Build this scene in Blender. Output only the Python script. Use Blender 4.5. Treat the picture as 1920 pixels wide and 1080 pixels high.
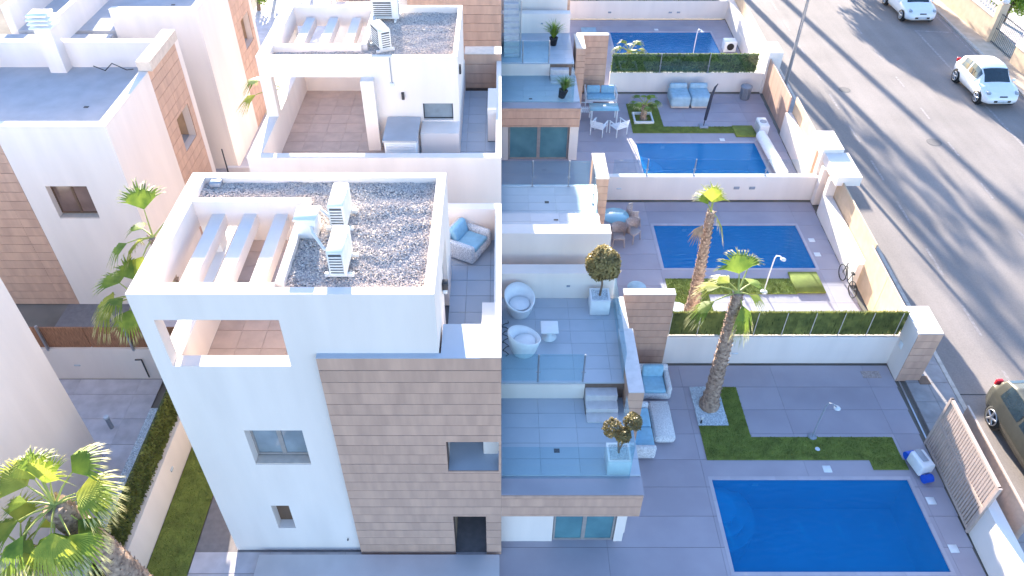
import bpy, bmesh, math, random
from mathutils import Vector, Matrix, Quaternion
R=math.radians
rng=random.Random(7)
S=bpy.context.scene
for o in list(bpy.data.objects): bpy.data.objects.remove(o)
col=S.collection

# ------------------------------------------------------------------ camera, sky, sun, exposure
PITCH=math.atan(1255/1422)
cd=bpy.data.cameras.new('camera'); cam=bpy.data.objects.new('camera',cd); col.objects.link(cam)
cam.location=(0,0,18.4); cam.rotation_euler=(math.pi/2-PITCH,0,0)
cd.sensor_width=36; cd.lens=1422/1920*36; cd.shift_x=20/1920; cd.clip_end=3000; cd.clip_start=.2
S.camera=cam
SUN_EL=12.0
w=bpy.data.worlds.new('World'); S.world=w; w.use_nodes=True
nt=w.node_tree; nt.nodes.clear()
sky=nt.nodes.new('ShaderNodeTexSky'); sky.sky_type='NISHITA'; sky.sun_disc=False
sky.sun_elevation=R(SUN_EL); sky.sun_rotation=R(-7.4); sky.altitude=50; sky.air_density=1.0; sky.dust_density=.8; sky.ozone_density=3.0
bg=nt.nodes.new('ShaderNodeBackground'); bg.inputs[1].default_value=0.125
wo=nt.nodes.new('ShaderNodeOutputWorld'); tn=nt.nodes.new('ShaderNodeMix'); tn.data_type='RGBA'; tn.blend_type='MULTIPLY'; tn.inputs[0].default_value=1; tn.inputs[7].default_value=(1.04,.97,1.0,1); nt.links.new(sky.outputs[0],tn.inputs[6]); nt.links.new(tn.outputs[2],bg.inputs[0]); nt.links.new(bg.outputs[0],wo.inputs[0])
sl=bpy.data.lights.new('sun','SUN'); sun=bpy.data.objects.new('sun',sl); col.objects.link(sun)
sl.energy=5.0; sl.angle=R(.5); sl.color=(1.0,.90,.76)
te=math.tan(R(SUN_EL)); sun.rotation_euler=Vector((.129,-.9916,-te)).to_track_quat('-Z','Y').to_euler()
sun.location=(0,0,60)
S.view_settings.view_transform='Standard'; S.view_settings.look='None'; S.view_settings.gamma=1; S.view_settings.exposure=2.62
try: S.view_settings.use_curve_mapping=False
except: pass
S.cycles.max_bounces=8; S.cycles.transparent_max_bounces=16; S.cycles.diffuse_bounces=5

# ------------------------------------------------------------------ materials
def mat(name,c,rough=.75,var=.06,scale=6,bump=.0,bscale=60,metal=0,objvar=0,spec=.4,stretch=None,c2=None,detail=4):
    m=bpy.data.materials.new(name); m.use_nodes=True; t=m.node_tree; N=t.nodes; L=t.links
    b=N['Principled BSDF']; b.inputs['Roughness'].default_value=rough; b.inputs['Metallic'].default_value=metal
    b.inputs['Specular IOR Level'].default_value=spec
    tc=N.new('ShaderNodeTexCoord'); mp=N.new('ShaderNodeMapping'); L.new(tc.outputs['Object'],mp.inputs[0])
    if stretch: mp.inputs['Scale'].default_value=stretch
    n=N.new('ShaderNodeTexNoise'); n.inputs['Scale'].default_value=scale; n.inputs['Detail'].default_value=detail; L.new(mp.outputs[0],n.inputs[0])
    oi=N.new('ShaderNodeObjectInfo')
    if objvar:
        ad=N.new('ShaderNodeVectorMath'); ad.operation='ADD'; mu=N.new('ShaderNodeVectorMath'); mu.operation='SCALE'; mu.inputs['Scale'].default_value=37
        cmb=N.new('ShaderNodeCombineXYZ'); [L.new(oi.outputs['Random'],cmb.inputs[i]) for i in range(3)]
        L.new(cmb.outputs[0],mu.inputs[0]); L.new(mp.outputs[0],ad.inputs[0]); L.new(mu.outputs[0],ad.inputs[1]); L.new(ad.outputs[0],n.inputs[0])
    rp=N.new('ShaderNodeValToRGB'); c2=c2 or tuple(x*(1-var*2.2) for x in c); 
    rp.color_ramp.elements[0].position=.32; rp.color_ramp.elements[1].position=.68
    rp.color_ramp.elements[0].color=(*c2,1); rp.color_ramp.elements[1].color=(*[min(1,x*(1+var)) for x in c],1)
    L.new(n.outputs[0],rp.inputs[0]); out=rp.outputs[0]
    if objvar:
        mr=N.new('ShaderNodeMapRange'); mr.inputs['To Min'].default_value=1-objvar; mr.inputs['To Max'].default_value=1+objvar
        L.new(oi.outputs['Random'],mr.inputs[0]); hs=N.new('ShaderNodeHueSaturation'); L.new(out,hs.inputs['Color']); L.new(mr.outputs[0],hs.inputs['Value']); out=hs.outputs[0]
    L.new(out,b.inputs['Base Color'])
    if bump:
        n2=N.new('ShaderNodeTexNoise'); n2.inputs['Scale'].default_value=bscale; n2.inputs['Detail'].default_value=5; L.new(tc.outputs['Object'],n2.inputs[0])
        bp=N.new('ShaderNodeBump'); bp.inputs['Strength'].default_value=bump; bp.inputs['Distance'].default_value=.02
        L.new(n2.outputs[0],bp.inputs['Height']); L.new(bp.outputs[0],b.inputs['Normal'])
    return m
def glass(name,tint,gl=.12,rough=.02,amin=.1):
    m=bpy.data.materials.new(name); m.use_nodes=True; t=m.node_tree; N=t.nodes; L=t.links; N.clear()
    o=N.new('ShaderNodeOutputMaterial'); tr=N.new('ShaderNodeBsdfTransparent'); tr.inputs[0].default_value=(*tint,1)
    g=N.new('ShaderNodeBsdfGlossy'); g.inputs['Roughness'].default_value=rough; g.inputs[0].default_value=(.9,.97,1,1)
    f=N.new('ShaderNodeLayerWeight'); f.inputs[0].default_value=.5; mx=N.new('ShaderNodeMixShader')
    p=N.new('ShaderNodeMath'); p.operation='POWER'; p.inputs[1].default_value=4; L.new(f.outputs['Facing'],p.inputs[0])
    a=N.new('ShaderNodeMath'); a.operation='MULTIPLY_ADD'; a.inputs[1].default_value=.8; a.inputs[2].default_value=gl; L.new(p.outputs[0],a.inputs[0])
    L.new(a.outputs[0],mx.inputs[0]); L.new(tr.outputs[0],mx.inputs[1]); L.new(g.outputs[0],mx.inputs[2]); L.new(mx.outputs[0],o.inputs[0]); return m
def water_mat():
    m=bpy.data.materials.new('pool_water'); m.use_nodes=True; t=m.node_tree; N=t.nodes; L=t.links; N.clear()
    o=N.new('ShaderNodeOutputMaterial'); tr=N.new('ShaderNodeBsdfTransparent'); tr.inputs[0].default_value=(.22,.80,1,1)
    g=N.new('ShaderNodeBsdfGlossy'); g.inputs['Roughness'].default_value=.08; g.inputs[0].default_value=(.55,.8,1,1)
    f=N.new('ShaderNodeLayerWeight'); f.inputs[0].default_value=.5; mx=N.new('ShaderNodeMixShader')
    tc=N.new('ShaderNodeTexCoord'); n=N.new('ShaderNodeTexNoise'); n.inputs['Scale'].default_value=5; n.inputs['Detail'].default_value=3
    mp=N.new('ShaderNodeMapping'); mp.inputs['Scale'].default_value=(.6,1.6,1); L.new(tc.outputs['Object'],mp.inputs[0]); L.new(mp.outputs[0],n.inputs[0])
    bp=N.new('ShaderNodeBump'); bp.inputs['Strength'].default_value=.5; bp.inputs['Distance'].default_value=.06; L.new(n.outputs[0],bp.inputs['Height'])
    L.new(bp.outputs[0],g.inputs['Normal']); L.new(bp.outputs[0],f.inputs['Normal'])
    p=N.new('ShaderNodeMath'); p.operation='POWER'; p.inputs[1].default_value=4; L.new(f.outputs['Facing'],p.inputs[0])
    a=N.new('ShaderNodeMath'); a.operation='MULTIPLY_ADD'; a.inputs[1].default_value=.7; a.inputs[2].default_value=.02; L.new(p.outputs[0],a.inputs[0])
    df=N.new('ShaderNodeBsdfDiffuse'); df.inputs[0].default_value=(.002,.18,.46,1); m2=N.new('ShaderNodeMixShader'); m2.inputs[0].default_value=.52; L.new(tr.outputs[0],m2.inputs[1]); L.new(df.outputs[0],m2.inputs[2])
    L.new(a.outputs[0],mx.inputs[0]); L.new(m2.outputs[0],mx.inputs[1]); L.new(g.outputs[0],mx.inputs[2]); L.new(mx.outputs[0],o.inputs[0]); return m
def leafmat(name,c,c2,tr=.35):
    m=mat(name,c,.5,.1,3,objvar=.18,c2=c2,spec=.3); t=m.node_tree; N=t.nodes; L=t.links; b=N['Principled BSDF']
    src=b.inputs['Base Color'].links[0].from_socket; tl=N.new('ShaderNodeBsdfTranslucent'); L.new(src,tl.inputs[0])
    mx=N.new('ShaderNodeMixShader'); mx.inputs[0].default_value=tr; L.new(b.outputs[0],mx.inputs[1]); L.new(tl.outputs[0],mx.inputs[2])
    L.new(mx.outputs[0],N['Material Output'].inputs[0]); return m
def gravel_mat():
    m=mat('roof_gravel',(.36,.33,.30),.9,.1,60); t=m.node_tree; N=t.nodes; L=t.links; b=N['Principled BSDF']
    tc=N.new('ShaderNodeTexCoord'); v=N.new('ShaderNodeTexVoronoi'); v.inputs['Scale'].default_value=24; L.new(tc.outputs['Object'],v.inputs[0])
    rp=N.new('ShaderNodeValToRGB'); e=rp.color_ramp.elements; e[0].color=(.26,.25,.26,1); e[1].color=(.70,.60,.50,1); e[1].position=.9
    x=e.new(.5); x.color=(.48,.42,.39,1); sp=N.new('ShaderNodeSeparateColor'); L.new(v.outputs['Color'],sp.inputs[0]); L.new(sp.outputs[0],rp.inputs[0]); L.new(rp.outputs[0],b.inputs['Base Color'])
    bp=N.new('ShaderNodeBump'); bp.inputs['Strength'].default_value=.9; bp.inputs['Distance'].default_value=.03; bp.invert=True; L.new(v.outputs['Distance'],bp.inputs['Height']); L.new(bp.outputs[0],b.inputs['Normal']); return m
def asphalt():
    m=mat('asphalt',(.25,.215,.198),.9,.06,.35,bump=.35,bscale=90,c2=(.215,.186,.172),detail=8); t=m.node_tree; N=t.nodes; L=t.links; b=N['Principled BSDF']
    src=b.inputs['Base Color'].links[0].from_socket; tc=N.new('ShaderNodeTexCoord'); n=N.new('ShaderNodeTexNoise'); n.inputs['Scale'].default_value=26; n.inputs['Detail'].default_value=6; L.new(tc.outputs['Object'],n.inputs[0])
    mp=N.new('ShaderNodeMapping'); mp.inputs['Scale'].default_value=(1.3,.05,1); L.new(tc.outputs['Object'],mp.inputs[0]); n3=N.new('ShaderNodeTexNoise'); n3.inputs['Scale'].default_value=1.0; n3.inputs['Detail'].default_value=3; L.new(mp.outputs[0],n3.inputs[0])
    ad=N.new('ShaderNodeMath'); ad.operation='ADD'; L.new(n.outputs[0],ad.inputs[0]); L.new(n3.outputs[0],ad.inputs[1])
    mr=N.new('ShaderNodeMapRange'); mr.inputs['From Min'].default_value=.6; mr.inputs['From Max'].default_value=1.4; mr.inputs['To Min'].default_value=.82; mr.inputs['To Max'].default_value=1.2; L.new(ad.outputs[0],mr.inputs[0])
    hs=N.new('ShaderNodeHueSaturation'); L.new(src,hs.inputs['Color']); L.new(mr.outputs[0],hs.inputs['Value']); L.new(hs.outputs[0],b.inputs['Base Color']); return m
M=dict(
 white=mat('white_render',(.795,.705,.645),.85,.02,1.3,bump=.15,bscale=40,stretch=(1.3,1.3,.22),c2=(.745,.66,.605),detail=8),
 white2=mat('white_metal',(.78,.78,.78),.4,.02),
 clad=mat('porcelain_cladding',(.56,.356,.262),.6,.05,1.6,bump=.1,bscale=30,objvar=.035,stretch=(2.6,2.6,.35),c2=(.465,.297,.222),detail=6),
 joint=mat('cladding_joint',(.17,.12,.10),.9),
 stone=mat('beige_coping',(.62,.52,.44),.7,.05),
 pave=mat('garden_paving',(.38,.345,.385),.6,.05,.8,bump=.06,bscale=50,objvar=.035,c2=(.34,.305,.345),detail=7),
 pavec=mat('pool_edge_stone',(.46,.42,.46),.6,.05,1.5,objvar=.03),
 pave2=mat('side_paving',(.52,.48,.50),.7,.1,2.5,bump=.1,bscale=50,objvar=.04,c2=(.43,.395,.41),detail=8),
 ter=mat('terrace_tile',(.42,.46,.52),.45,.05,1.0,objvar=.02,c2=(.385,.43,.49),detail=7),
 deck=mat('solarium_tile',(.50,.385,.33),.6,.08,2.5,objvar=.04,c2=(.43,.335,.29),detail=8),
 bed=mat('mortar_bed',(.22,.20,.20),.9), under=mat('earth',(.22,.19,.16),.95,.15,.5),
 gravel=gravel_mat(), road=asphalt(), side=mat('pavement_tiles',(.33,.31,.31),.85,.08,3,bump=.2,bscale=60),
 tan=mat('tan_pavement',(.52,.42,.32),.85,.08,2.0,bump=.2,bscale=60), kerb=mat('kerb_stone',(.50,.45,.40),.85,.08,8),
 paint=mat('road_paint',(.31,.275,.265),.8,.1,7,c2=(.22,.19,.18)),
 tanw=mat('tan_render',(.60,.44,.30),.85,.05,3), tanf=mat('tan_louvre',(.50,.39,.33),.5,.05,objvar=.05),
 grass=mat('artificial_turf',(.19,.225,.045),.95,.12,3,bump=.6,bscale=300,c2=(.14,.165,.035)),
 turf=mat('turf_blades',(.19,.24,.045),.8,.2,3,c2=(.13,.165,.03)),
 pool=mat('pool_mosaic',(.008,.40,.56),.4,.1,.9,c2=(.006,.35,.50)),
 pools=mat('pool_step_mosaic',(.03,.45,.60),.4,.08,2),
 water=water_mat(), cope=mat('pool_coping',(.60,.57,.58),.6,.04),
 glass=glass('railing_glass',(.84,.945,.965),.07), glassc=glass('clear_glass',(.90,.96,.98),.06), steel=mat('steel',(.42,.43,.46),.3,.03,metal=.7),
 dark=mat('dark_metal',(.045,.045,.05),.5), pane=mat('window_pane',(.26,.30,.33),.05,.1,2,spec=.8), teal=mat('teal_pane',(.10,.24,.27),.06,.12,1.3,spec=.8,c2=(.07,.18,.22)),
 frame=mat('window_frame',(.34,.30,.28),.5), brown=mat('brown_door',(.16,.095,.06),.6,.1,3,stretch=(1,1,.3)),
 acw=mat('ac_casing',(.74,.73,.70),.5,.03), acd=mat('ac_grille',(.10,.09,.09),.6),
 wick=mat('wicker',(.62,.62,.62),.8,.3,34,c2=(.42,.42,.44),detail=2), wickt=mat('tan_wicker',(.46,.38,.35),.8,.25,34,c2=(.25,.2,.19),detail=2),
 cush=mat('blue_cushion',(.28,.50,.63),.9,.05,8), gfab=mat('grey_cover',(.36,.50,.58),.85,.06,5), plastic=mat('white_plastic',(.72,.74,.76),.35,.02),
 bluep=mat('blue_plastic',(.01,.09,.55),.35), grey=mat('grey_plastic',(.28,.31,.36),.5,.05),
 peb=mat('white_pebbles',(.62,.66,.68),.8,.3,40,bump=.6,bscale=60,c2=(.3,.34,.38),detail=1), soil=mat('pot_black',(.02,.02,.022),.6),
 trunk=mat('palm_bark',(.38,.27,.20),.9,.25,9,bump=.5,bscale=30,c2=(.18,.12,.09)), bark=mat('bark',(.20,.14,.10),.9,.2,9),
 palm=leafmat('palm_leaf',(.23,.30,.04),(.09,.16,.022),.3), palmy=leafmat('yellow_palm_leaf',(.42,.42,.06),(.21,.27,.035),.3), tipm=leafmat('pale_leaf_tip',(.60,.54,.28),(.36,.36,.12),.25), dead=mat('dead_leaf',(.42,.28,.17),.9,.15),
 olive=leafmat('olive_leaf',(.33,.26,.10),(.15,.12,.055),.25), bright=leafmat('fresh_leaf',(.30,.42,.06),(.14,.24,.04),.35), hedge=leafmat('hedge_leaf',(.17,.22,.06),(.09,.12,.035),.25), hedger=leafmat('reed_leaf',(.25,.26,.07),(.11,.13,.04),.25),
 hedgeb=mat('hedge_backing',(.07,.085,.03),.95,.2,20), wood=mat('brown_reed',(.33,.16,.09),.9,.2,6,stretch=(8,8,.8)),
 car=mat('white_car_paint',(.78,.78,.78),.18,.01,spec=.6), suv=mat('grey_green_car_paint',(.13,.125,.10),.25,.04,metal=.55,spec=.6), cglass=mat('car_glass',(.02,.035,.045),.04,.1,spec=.9),
 tyre=mat('tyre',(.02,.02,.02),.8), rim=mat('alloy_rim',(.5,.5,.52),.3,.03,metal=.8), red=mat('red_lamp',(.5,.02,.03),.2), lamp=mat('head_lamp',(.6,.64,.68),.1), hlamp=mat('car_head_lamp',(.30,.34,.38),.08,spec=.8), black=mat('black_trim',(.018,.018,.02),.5),
 platf=mat('pale_platform_render',(.62,.62,.66),.8,.04,1.2), bpane=mat('painted_brown_reflection_pane',(.20,.13,.11),.08,.15,1.5,spec=.7), castiron=mat('cast_iron',(.15,.135,.13),.8,.1,20), umb=mat('navy_canvas',(.03,.035,.06),.8), iron=mat('wrought_iron',(.06,.06,.07),.5), mblue=mat('table_glass',(.28,.50,.56),.1,.05,2,spec=.7), screen=mat('roof_screed',(.44,.44,.46),.8,.05,1.5),  # bpane: brown reflection painted into the pane's base colour
)

# ------------------------------------------------------------------ mesh helpers
def tag(o,label=None,cat=None,group=None,kind=None):
    if label: o['label']=label
    if cat: o['category']=cat
    if group: o['group']=group
    if kind: o['kind']=kind
    return o
def emp(name,loc=(0,0,0),label=None,cat=None,group=None,rz=0,parent=None):
    o=bpy.data.objects.new(name,None); col.objects.link(o); o.location=loc; o.rotation_euler=(0,0,rz); o.empty_display_size=.2
    if parent: o.parent=parent
    return tag(o,label,cat,group)
class MB:
    def __init__(s): s.v=[]; s.f=[]; s.sm=[]
    def add(s,vs,fs,smooth=False):
        b=len(s.v); s.v+= [tuple(v) for v in vs]; s.f+=[tuple(b+i for i in f) for f in fs]; s.sm+=[smooth]*len(fs)
    def box(s,x0,x1,y0,y1,z0,z1,mt=None):
        vs=[Vector((x,y,z)) for z in (z0,z1) for y in (y0,y1) for x in (x0,x1)]
        if mt: vs=[mt@v for v in vs]
        s.add(vs,[(0,2,3,1),(4,5,7,6),(0,1,5,4),(2,6,7,3),(0,4,6,2),(1,3,7,5)]); return s
    def rbox(s,x0,x1,y0,y1,z0,z1,r=.04,seg=2,mt=None):
        bm=bmesh.new(); bmesh.ops.create_cube(bm,size=1)
        for v in bm.verts: v.co=Vector(((x0+x1)/2+v.co.x*(x1-x0),(y0+y1)/2+v.co.y*(y1-y0),(z0+z1)/2+v.co.z*(z1-z0)))
        r=min(r,(x1-x0)/2.05,(y1-y0)/2.05,(z1-z0)/2.05)
        bmesh.ops.bevel(bm,geom=list(bm.edges),offset=r,segments=seg,profile=.5,affect='EDGES')
        bm.verts.index_update(); s.add([(mt@v.co if mt else v.co.copy()) for v in bm.verts],[[v.index for v in f.verts] for f in bm.faces],True); bm.free(); return s
    def tube(s,pts,r,n=8,cap=True,smooth=True):
        pts=[Vector(p) for p in pts]; rs=r if isinstance(r,(list,tuple)) else [r]*len(pts); base=len(s.v); up=Vector((0,0,1)); prev=None; vs=[]
        for i,p in enumerate(pts):
            d=(pts[min(i+1,len(pts)-1)]-pts[max(i-1,0)]).normalized()
            a=prev if prev is not None else (Vector((1,0,0)) if abs(d.z)>.9 else up)
            a=(a-d*a.dot(d)); a=a.normalized() if a.length>1e-5 else d.orthogonal().normalized(); b=d.cross(a); prev=a
            for k in range(n): th=2*math.pi*k/n; vs.append(p+(a*math.cos(th)+b*math.sin(th))*rs[i])
        fs=[(i*n+k,i*n+(k+1)%n,(i+1)*n+(k+1)%n,(i+1)*n+k) for i in range(len(pts)-1) for k in range(n)]
        s.add(vs,fs,smooth)
        if cap: s.add(vs[:n],[tuple(range(n-1,-1,-1))]); s.add(vs[-n:],[tuple(range(n))])
        return s
    def cyl(s,x,y,z0,z1,r,n=20,r2=None): return s.tube([(x,y,z0),(x,y,z1)],[r,r2 if r2 else r],n)
    def lathe(s,prof,n=24,c=(0,0,0),a0=0,a1=2*math.pi):
        full=abs(a1-a0-2*math.pi)<1e-4; m=n if full else n+1
        vs=[(c[0]+r*math.cos(a0+(a1-a0)*k/n),c[1]+r*math.sin(a0+(a1-a0)*k/n),c[2]+z) for r,z in prof for k in range(m)]
        fs=[(i*m+k,i*m+(k+1)%m,(i+1)*m+(k+1)%m,(i+1)*m+k) for i in range(len(prof)-1) for k in range(n)]
        s.add(vs,fs,True); return s
    def prism(s,pts,z0,z1):
        n=len(pts); s.add([(x,y,z0) for x,y in pts]+[(x,y,z1) for x,y in pts],[tuple(range(n-1,-1,-1)),tuple(range(n,2*n))]+[(i,(i+1)%n,n+(i+1)%n,n+i) for i in range(n)]); return s
    def build(s,name,m,parent=None,label=None,cat=None,group=None,kind=None,loc=None,rz=0):
        me=bpy.data.meshes.new(name); me.from_pydata(s.v,[],s.f); me.polygons.foreach_set('use_smooth',s.sm)
        me.materials.append(M[m] if isinstance(m,str) else m); me.update()
        o=bpy.data.objects.new(name,me); col.objects.link(o)
        if parent: o.parent=parent
        if loc: o.location=loc
        if rz: o.rotation_euler=(0,0,rz)
        return tag(o,label,cat,group,kind)
def copy_tree(o,parent=None):
    c=o.copy(); col.objects.link(c); c.parent=parent
    for ch in [k for k in bpy.data.objects if k.parent==o]: copy_tree(ch,c)
    return c
def sub(r,h):
    x0,x1,y0,y1=r; a,b,c,d=h
    if a>=x1 or b<=x0 or c>=y1 or d<=y0: return [r]
    o=[]
    if a>x0: o.append((x0,a,y0,y1))
    if b<x1: o.append((b,x1,y0,y1))
    m0,m1=max(a,x0),min(b,x1)
    if c>y0: o.append((m0,m1,y0,c))
    if d<y1: o.append((m0,m1,d,y1))
    return o
def rects(rs,holes):
    for h in holes: rs=[q for r in rs for q in sub(r,h)]
    return [r for r in rs if r[1]-r[0]>.012 and r[3]-r[2]>.012]
def tiles(x0,x1,y0,y1,z,tx,ty,m,parent,name='floor_tile',holes=(),th=.03,g=.012,clip=None,stag=0):
    """real tiles on a bed; top face at z"""
    j=0; y=y0
    while y<y1-.02:
        x=x0-(stag*tx if j%2 else 0)
        while x<x1-.02:
            r=(max(x,x0)+g/4,min(x+tx,x1)-g/4,y+g/2,min(y+ty,y1)-g/2)
            if r[1]-r[0]>.03:
                q=rects([r],holes)
                if clip: q=[p for p in q if p[0]<clip((p[2]+p[3])/2)]; q=[(p[0],min(p[1],clip(p[2])),p[2],p[3]) for p in q if min(p[1],clip(p[2]))-p[0]>.02]
                if q:
                    b=MB(); cx,cy=q[0][0],q[0][2]; dz=rng.uniform(-.0015,.0015)
                    for a in q: b.box(a[0]-cx,a[1]-cx,a[2]-cy,a[3]-cy,-th,0)
                    b.build(name,m,parent,loc=(cx,cy,z+dz))
            x+=tx
        y+=ty; j+=1
def planks_y(x0,x1,z0,z1,yf,m,parent,holes=(),h=.349,L=3.7,th=.03,side=-1,name='cladding_tile',g=.014):
    """cladding on a wall facing -y (side -1) or +y; rows from the top"""
    r=0; z=z1
    while z>z0+.02:
        x=x0
        while x<x1-.02:
            q=(max(x,x0)+g/8,min(x+L,x1)-g/8,max(z-h,z0)+g/2,z-g/2)
            if q[1]-q[0]>.05:
                qs=rects([q],holes)
                if qs:
                    d=rng.uniform(-.003,.003)
                    for a in qs: MB().box(0,a[1]-a[0],0 if side<0 else -th,th if side<0 else 0,0,a[3]-a[2]).build(name,m,parent,loc=(a[0],yf+d,a[2]))
            x+=L
        z-=h; r+=1
def planks_x(y0,y1,z0,z1,xf,m,parent,holes=(),h=.349,L=1.25,th=.03,name='cladding_tile',g=.014,side=1):
    z=z1
    while z>z0+.02:
        y=y0
        while y<y1-.02:
            q=(max(y,y0)+g/8,min(y+L,y1)-g/8,max(z-h,z0)+g/2,z-g/2)
            if q[1]-q[0]>.05:
                qs=rects([q],holes)
                if qs:
                    d=rng.uniform(-.003,.003)
                    for a in qs: MB().box(-th if side>0 else 0,0 if side>0 else th,0,a[1]-a[0],0,a[3]-a[2]).build(name,m,parent,loc=(xf+d,a[0],a[2]))
            y+=L
        z-=h
def wall_xz(b,rs,holes,y0,y1):
    for r in rects(rs,holes): b.box(r[0],r[1],y0,y1,r[2],r[3])
def wall_yz(b,rs,holes,x0,x1):
    for r in rects(rs,holes): b.box(x0,x1,r[0],r[1],r[2],r[3])
def window_y(P,x0,x1,z0,z1,y,mull=1,pm='pane',fm='frame',fw=.05,sub_='window'):
    """window facing -y set at y"""
    f=MB(); f.box(x0,x0+fw,y,y+.06,z0,z1).box(x1-fw,x1,y,y+.06,z0,z1).box(x0+fw,x1-fw,y,y+.06,z1-fw,z1).box(x0+fw,x1-fw,y,y+.06,z0,z0+fw)
    for k in range(mull): 
        xm=x0+(x1-x0)*(k+1)/(mull+1); f.box(xm-fw,xm+fw,y+.003,y+.05,z0+fw,z1-fw)
    fo=f.build(sub_,fm,P)
    xs=[x0+fw]+[x0+(x1-x0)*(k+1)/(mull+1) for k in range(mull)]+[x1-fw]
    for k in range(mull+1):
        a=xs[k]+(fw if k>0 else 0); c=xs[k+1]-(fw if k<mull else 0)
        MB().box(a,c,y+.025,y+.035,z0+fw,z1-fw).build('pane',pm,fo)
    return fo
def rail(P,pts,z0,h,mt='glass',posts=(),name='glass_railing'):
    """glass panels between points, steel posts"""
    b=MB()
    for (xa,ya),(xb,yb) in zip(pts[:-1],pts[1:]):
        d=Vector((xb-xa,yb-ya,0)); L=d.length; d.normalize(); n=Vector((-d.y,d.x,0))*.006
        vs=[Vector((xa,ya,z))+s*n+d*t for z in (z0,z0+h) for t in (0,L) for s in (-1,1)]
        b.add(vs,[(0,1,3,2),(4,6,7,5),(0,2,6,4),(1,5,7,3),(0,4,5,1),(2,3,7,6)])
    o=b.build(name,mt,P)
    for x,y,dz in posts:
        p=MB().cyl(x,y,z0+dz,z0+h+.02,.024,8); p.box(x-.05,x+.05,y-.05,y+.05,z0+dz,z0+dz+.02); p.box(x-.06,x+.06,y-.012,y+.012,z0+h*.35,z0+h*.35+.025); p.build('post','steel',o)
    return o
def gravel_stones(P,rs,z,n,name='gravel_stones',zf=None):
    b=MB()
    ar=[(r[1]-r[0])*(r[3]-r[2]) for r in rs]; tot=sum(ar)
    for r,a in zip(rs,ar):
        for _ in range(int(n*a/tot)):
            x=rng.uniform(r[0],r[1]); y=rng.uniform(r[2],r[3]); s=rng.uniform(.012,.027)
            zz=(zf(x,y) if zf else z)
            ax=[Vector((rng.uniform(-1,1),rng.uniform(-1,1),rng.uniform(-.6,.6))).normalized() for _ in range(3)]
            c=Vector((x,y,zz+s*.3)); vs=[c+Vector((s*rng.uniform(.7,1.3),0,0)),c+Vector((0,s*rng.uniform(.6,1.2),rng.uniform(-.3,.3)*s)),c-Vector((s*rng.uniform(.7,1.3),0,0)),c-Vector((0,s*rng.uniform(.6,1.2),0)),c+Vector((rng.uniform(-.4,.4)*s,rng.uniform(-.4,.4)*s,s*.8))]
            b.add(vs,[(0,1,4),(1,2,4),(2,3,4),(3,0,4)])
    return b.build(name,'stonevar',P,kind='stuff')
def stonevar():
    m=bpy.data.materials.new('loose_stone'); m.use_nodes=True; t=m.node_tree; N=t.nodes; L=t.links; b=N['Principled BSDF']; b.inputs['Roughness'].default_value=.9
    g=N.new('ShaderNodeNewGeometry'); rp=N.new('ShaderNodeValToRGB'); e=rp.color_ramp.elements; e[0].color=(.31,.29,.29,1); e[1].color=(.74,.67,.60,1)
    x=e.new(.3); x.color=(.50,.43,.40,1); x=e.new(.8); x.color=(.66,.57,.50,1); L.new(g.outputs['Random Per Island'],rp.inputs[0]); L.new(rp.outputs[0],b.inputs['Base Color']); return m
M['stonevar']=stonevar()
def pebbles(P,x0,x1,y0,y1,z,n,name='pebbles',kind='stuff'):
    b=MB()
    for _ in range(n):
        x=rng.uniform(x0,x1); y=rng.uniform(y0,y1); s=rng.uniform(.018,.035)
        b.add([(x+s,y,z),(x,y+s*.8,z),(x-s,y,z),(x,y-s*.8,z),(x,y,z+s*.7)],[(0,1,4),(1,2,4),(2,3,4),(3,0,4)])
    return b.build(name,'peb',P,kind=kind)

# ------------------------------------------------------------------ ground
def SW(y): return 12.45+.035*(y-10)     # inner face of the street wall
def KL(y): return 14.40+.03*(y-14)      # left kerb
# pools: x0,x1,y0,y1
POOLS=[(5.25*1.15,10.08*1.15,9.83,12.58),(6.15,11.9,21.98,24.70),(6.30,11.86,28.38,31.15),(6.45,12.4,40.9,43.82)]
POOLS[0]=(6.00,11.58,9.80,12.60)
b=MB()
for r in rects([(-600,600,-80,1500)],[(p[0]-.11,p[1]+.11,p[2]-.11,p[3]+.11) for p in POOLS]): b.box(r[0],r[1],r[2],r[3],-.60,-.045)
b.build('ground','under',kind='structure')
def skew(name,m,off0,off1,y0,y1,z0,z1,kind='structure',fn=KL):
    return MB().prism([(fn(y0)+off0,y0),(fn(y0)+off1,y0),(fn(y1)+off1,y1),(fn(y1)+off0,y1)],z0,z1).build(name,m,kind=kind)
skew('road','road',0,12.2,-20,240,-.04,-.02)
# kerb stones as pieces
def kerbs(name,off,y0,y1):
    k=emp(name,label=None); k['kind']='structure'; y=y0
    while y<y1:
        yn=y+1.0; MB().prism([(KL(y)+off-.14,y+.006),(KL(y)+off,y+.006),(KL(yn)+off,yn-.006),(KL(yn)+off-.14,yn-.006)],-.05,.075+rng.uniform(-.003,.003)).build('kerb_stone','kerb',k); y=yn
kerbs('kerb',0,8,60); kerbs('kerb',11.9,26,60)
pv=emp('pavement'); pv['kind']='structure'
MB().prism([(SW(-10)+.3,-10),(KL(-10)-.14,-10),(KL(120)-.14,120),(SW(120)+.3,120)],-.045,.045).build('paving_bed','bed',pv)
y=9.0
while y<50:
    for k in range(2):
        a0=SW(y)+.3; a1=KL(y)-.15; c0=SW(y+.8)+.3; c1=KL(y+.8)-.15
        f0,f1=k/2,(k+1)/2
        MB().prism([(a0+(a1-a0)*f0+.006,y+.006),(a0+(a1-a0)*f1-.006,y+.006),(c0+(c1-c0)*f1-.006,y+.794),(c0+(c1-c0)*f0+.006,y+.794)],.02,.066).build('paving_slab','side',pv)
    y+=.8
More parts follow.
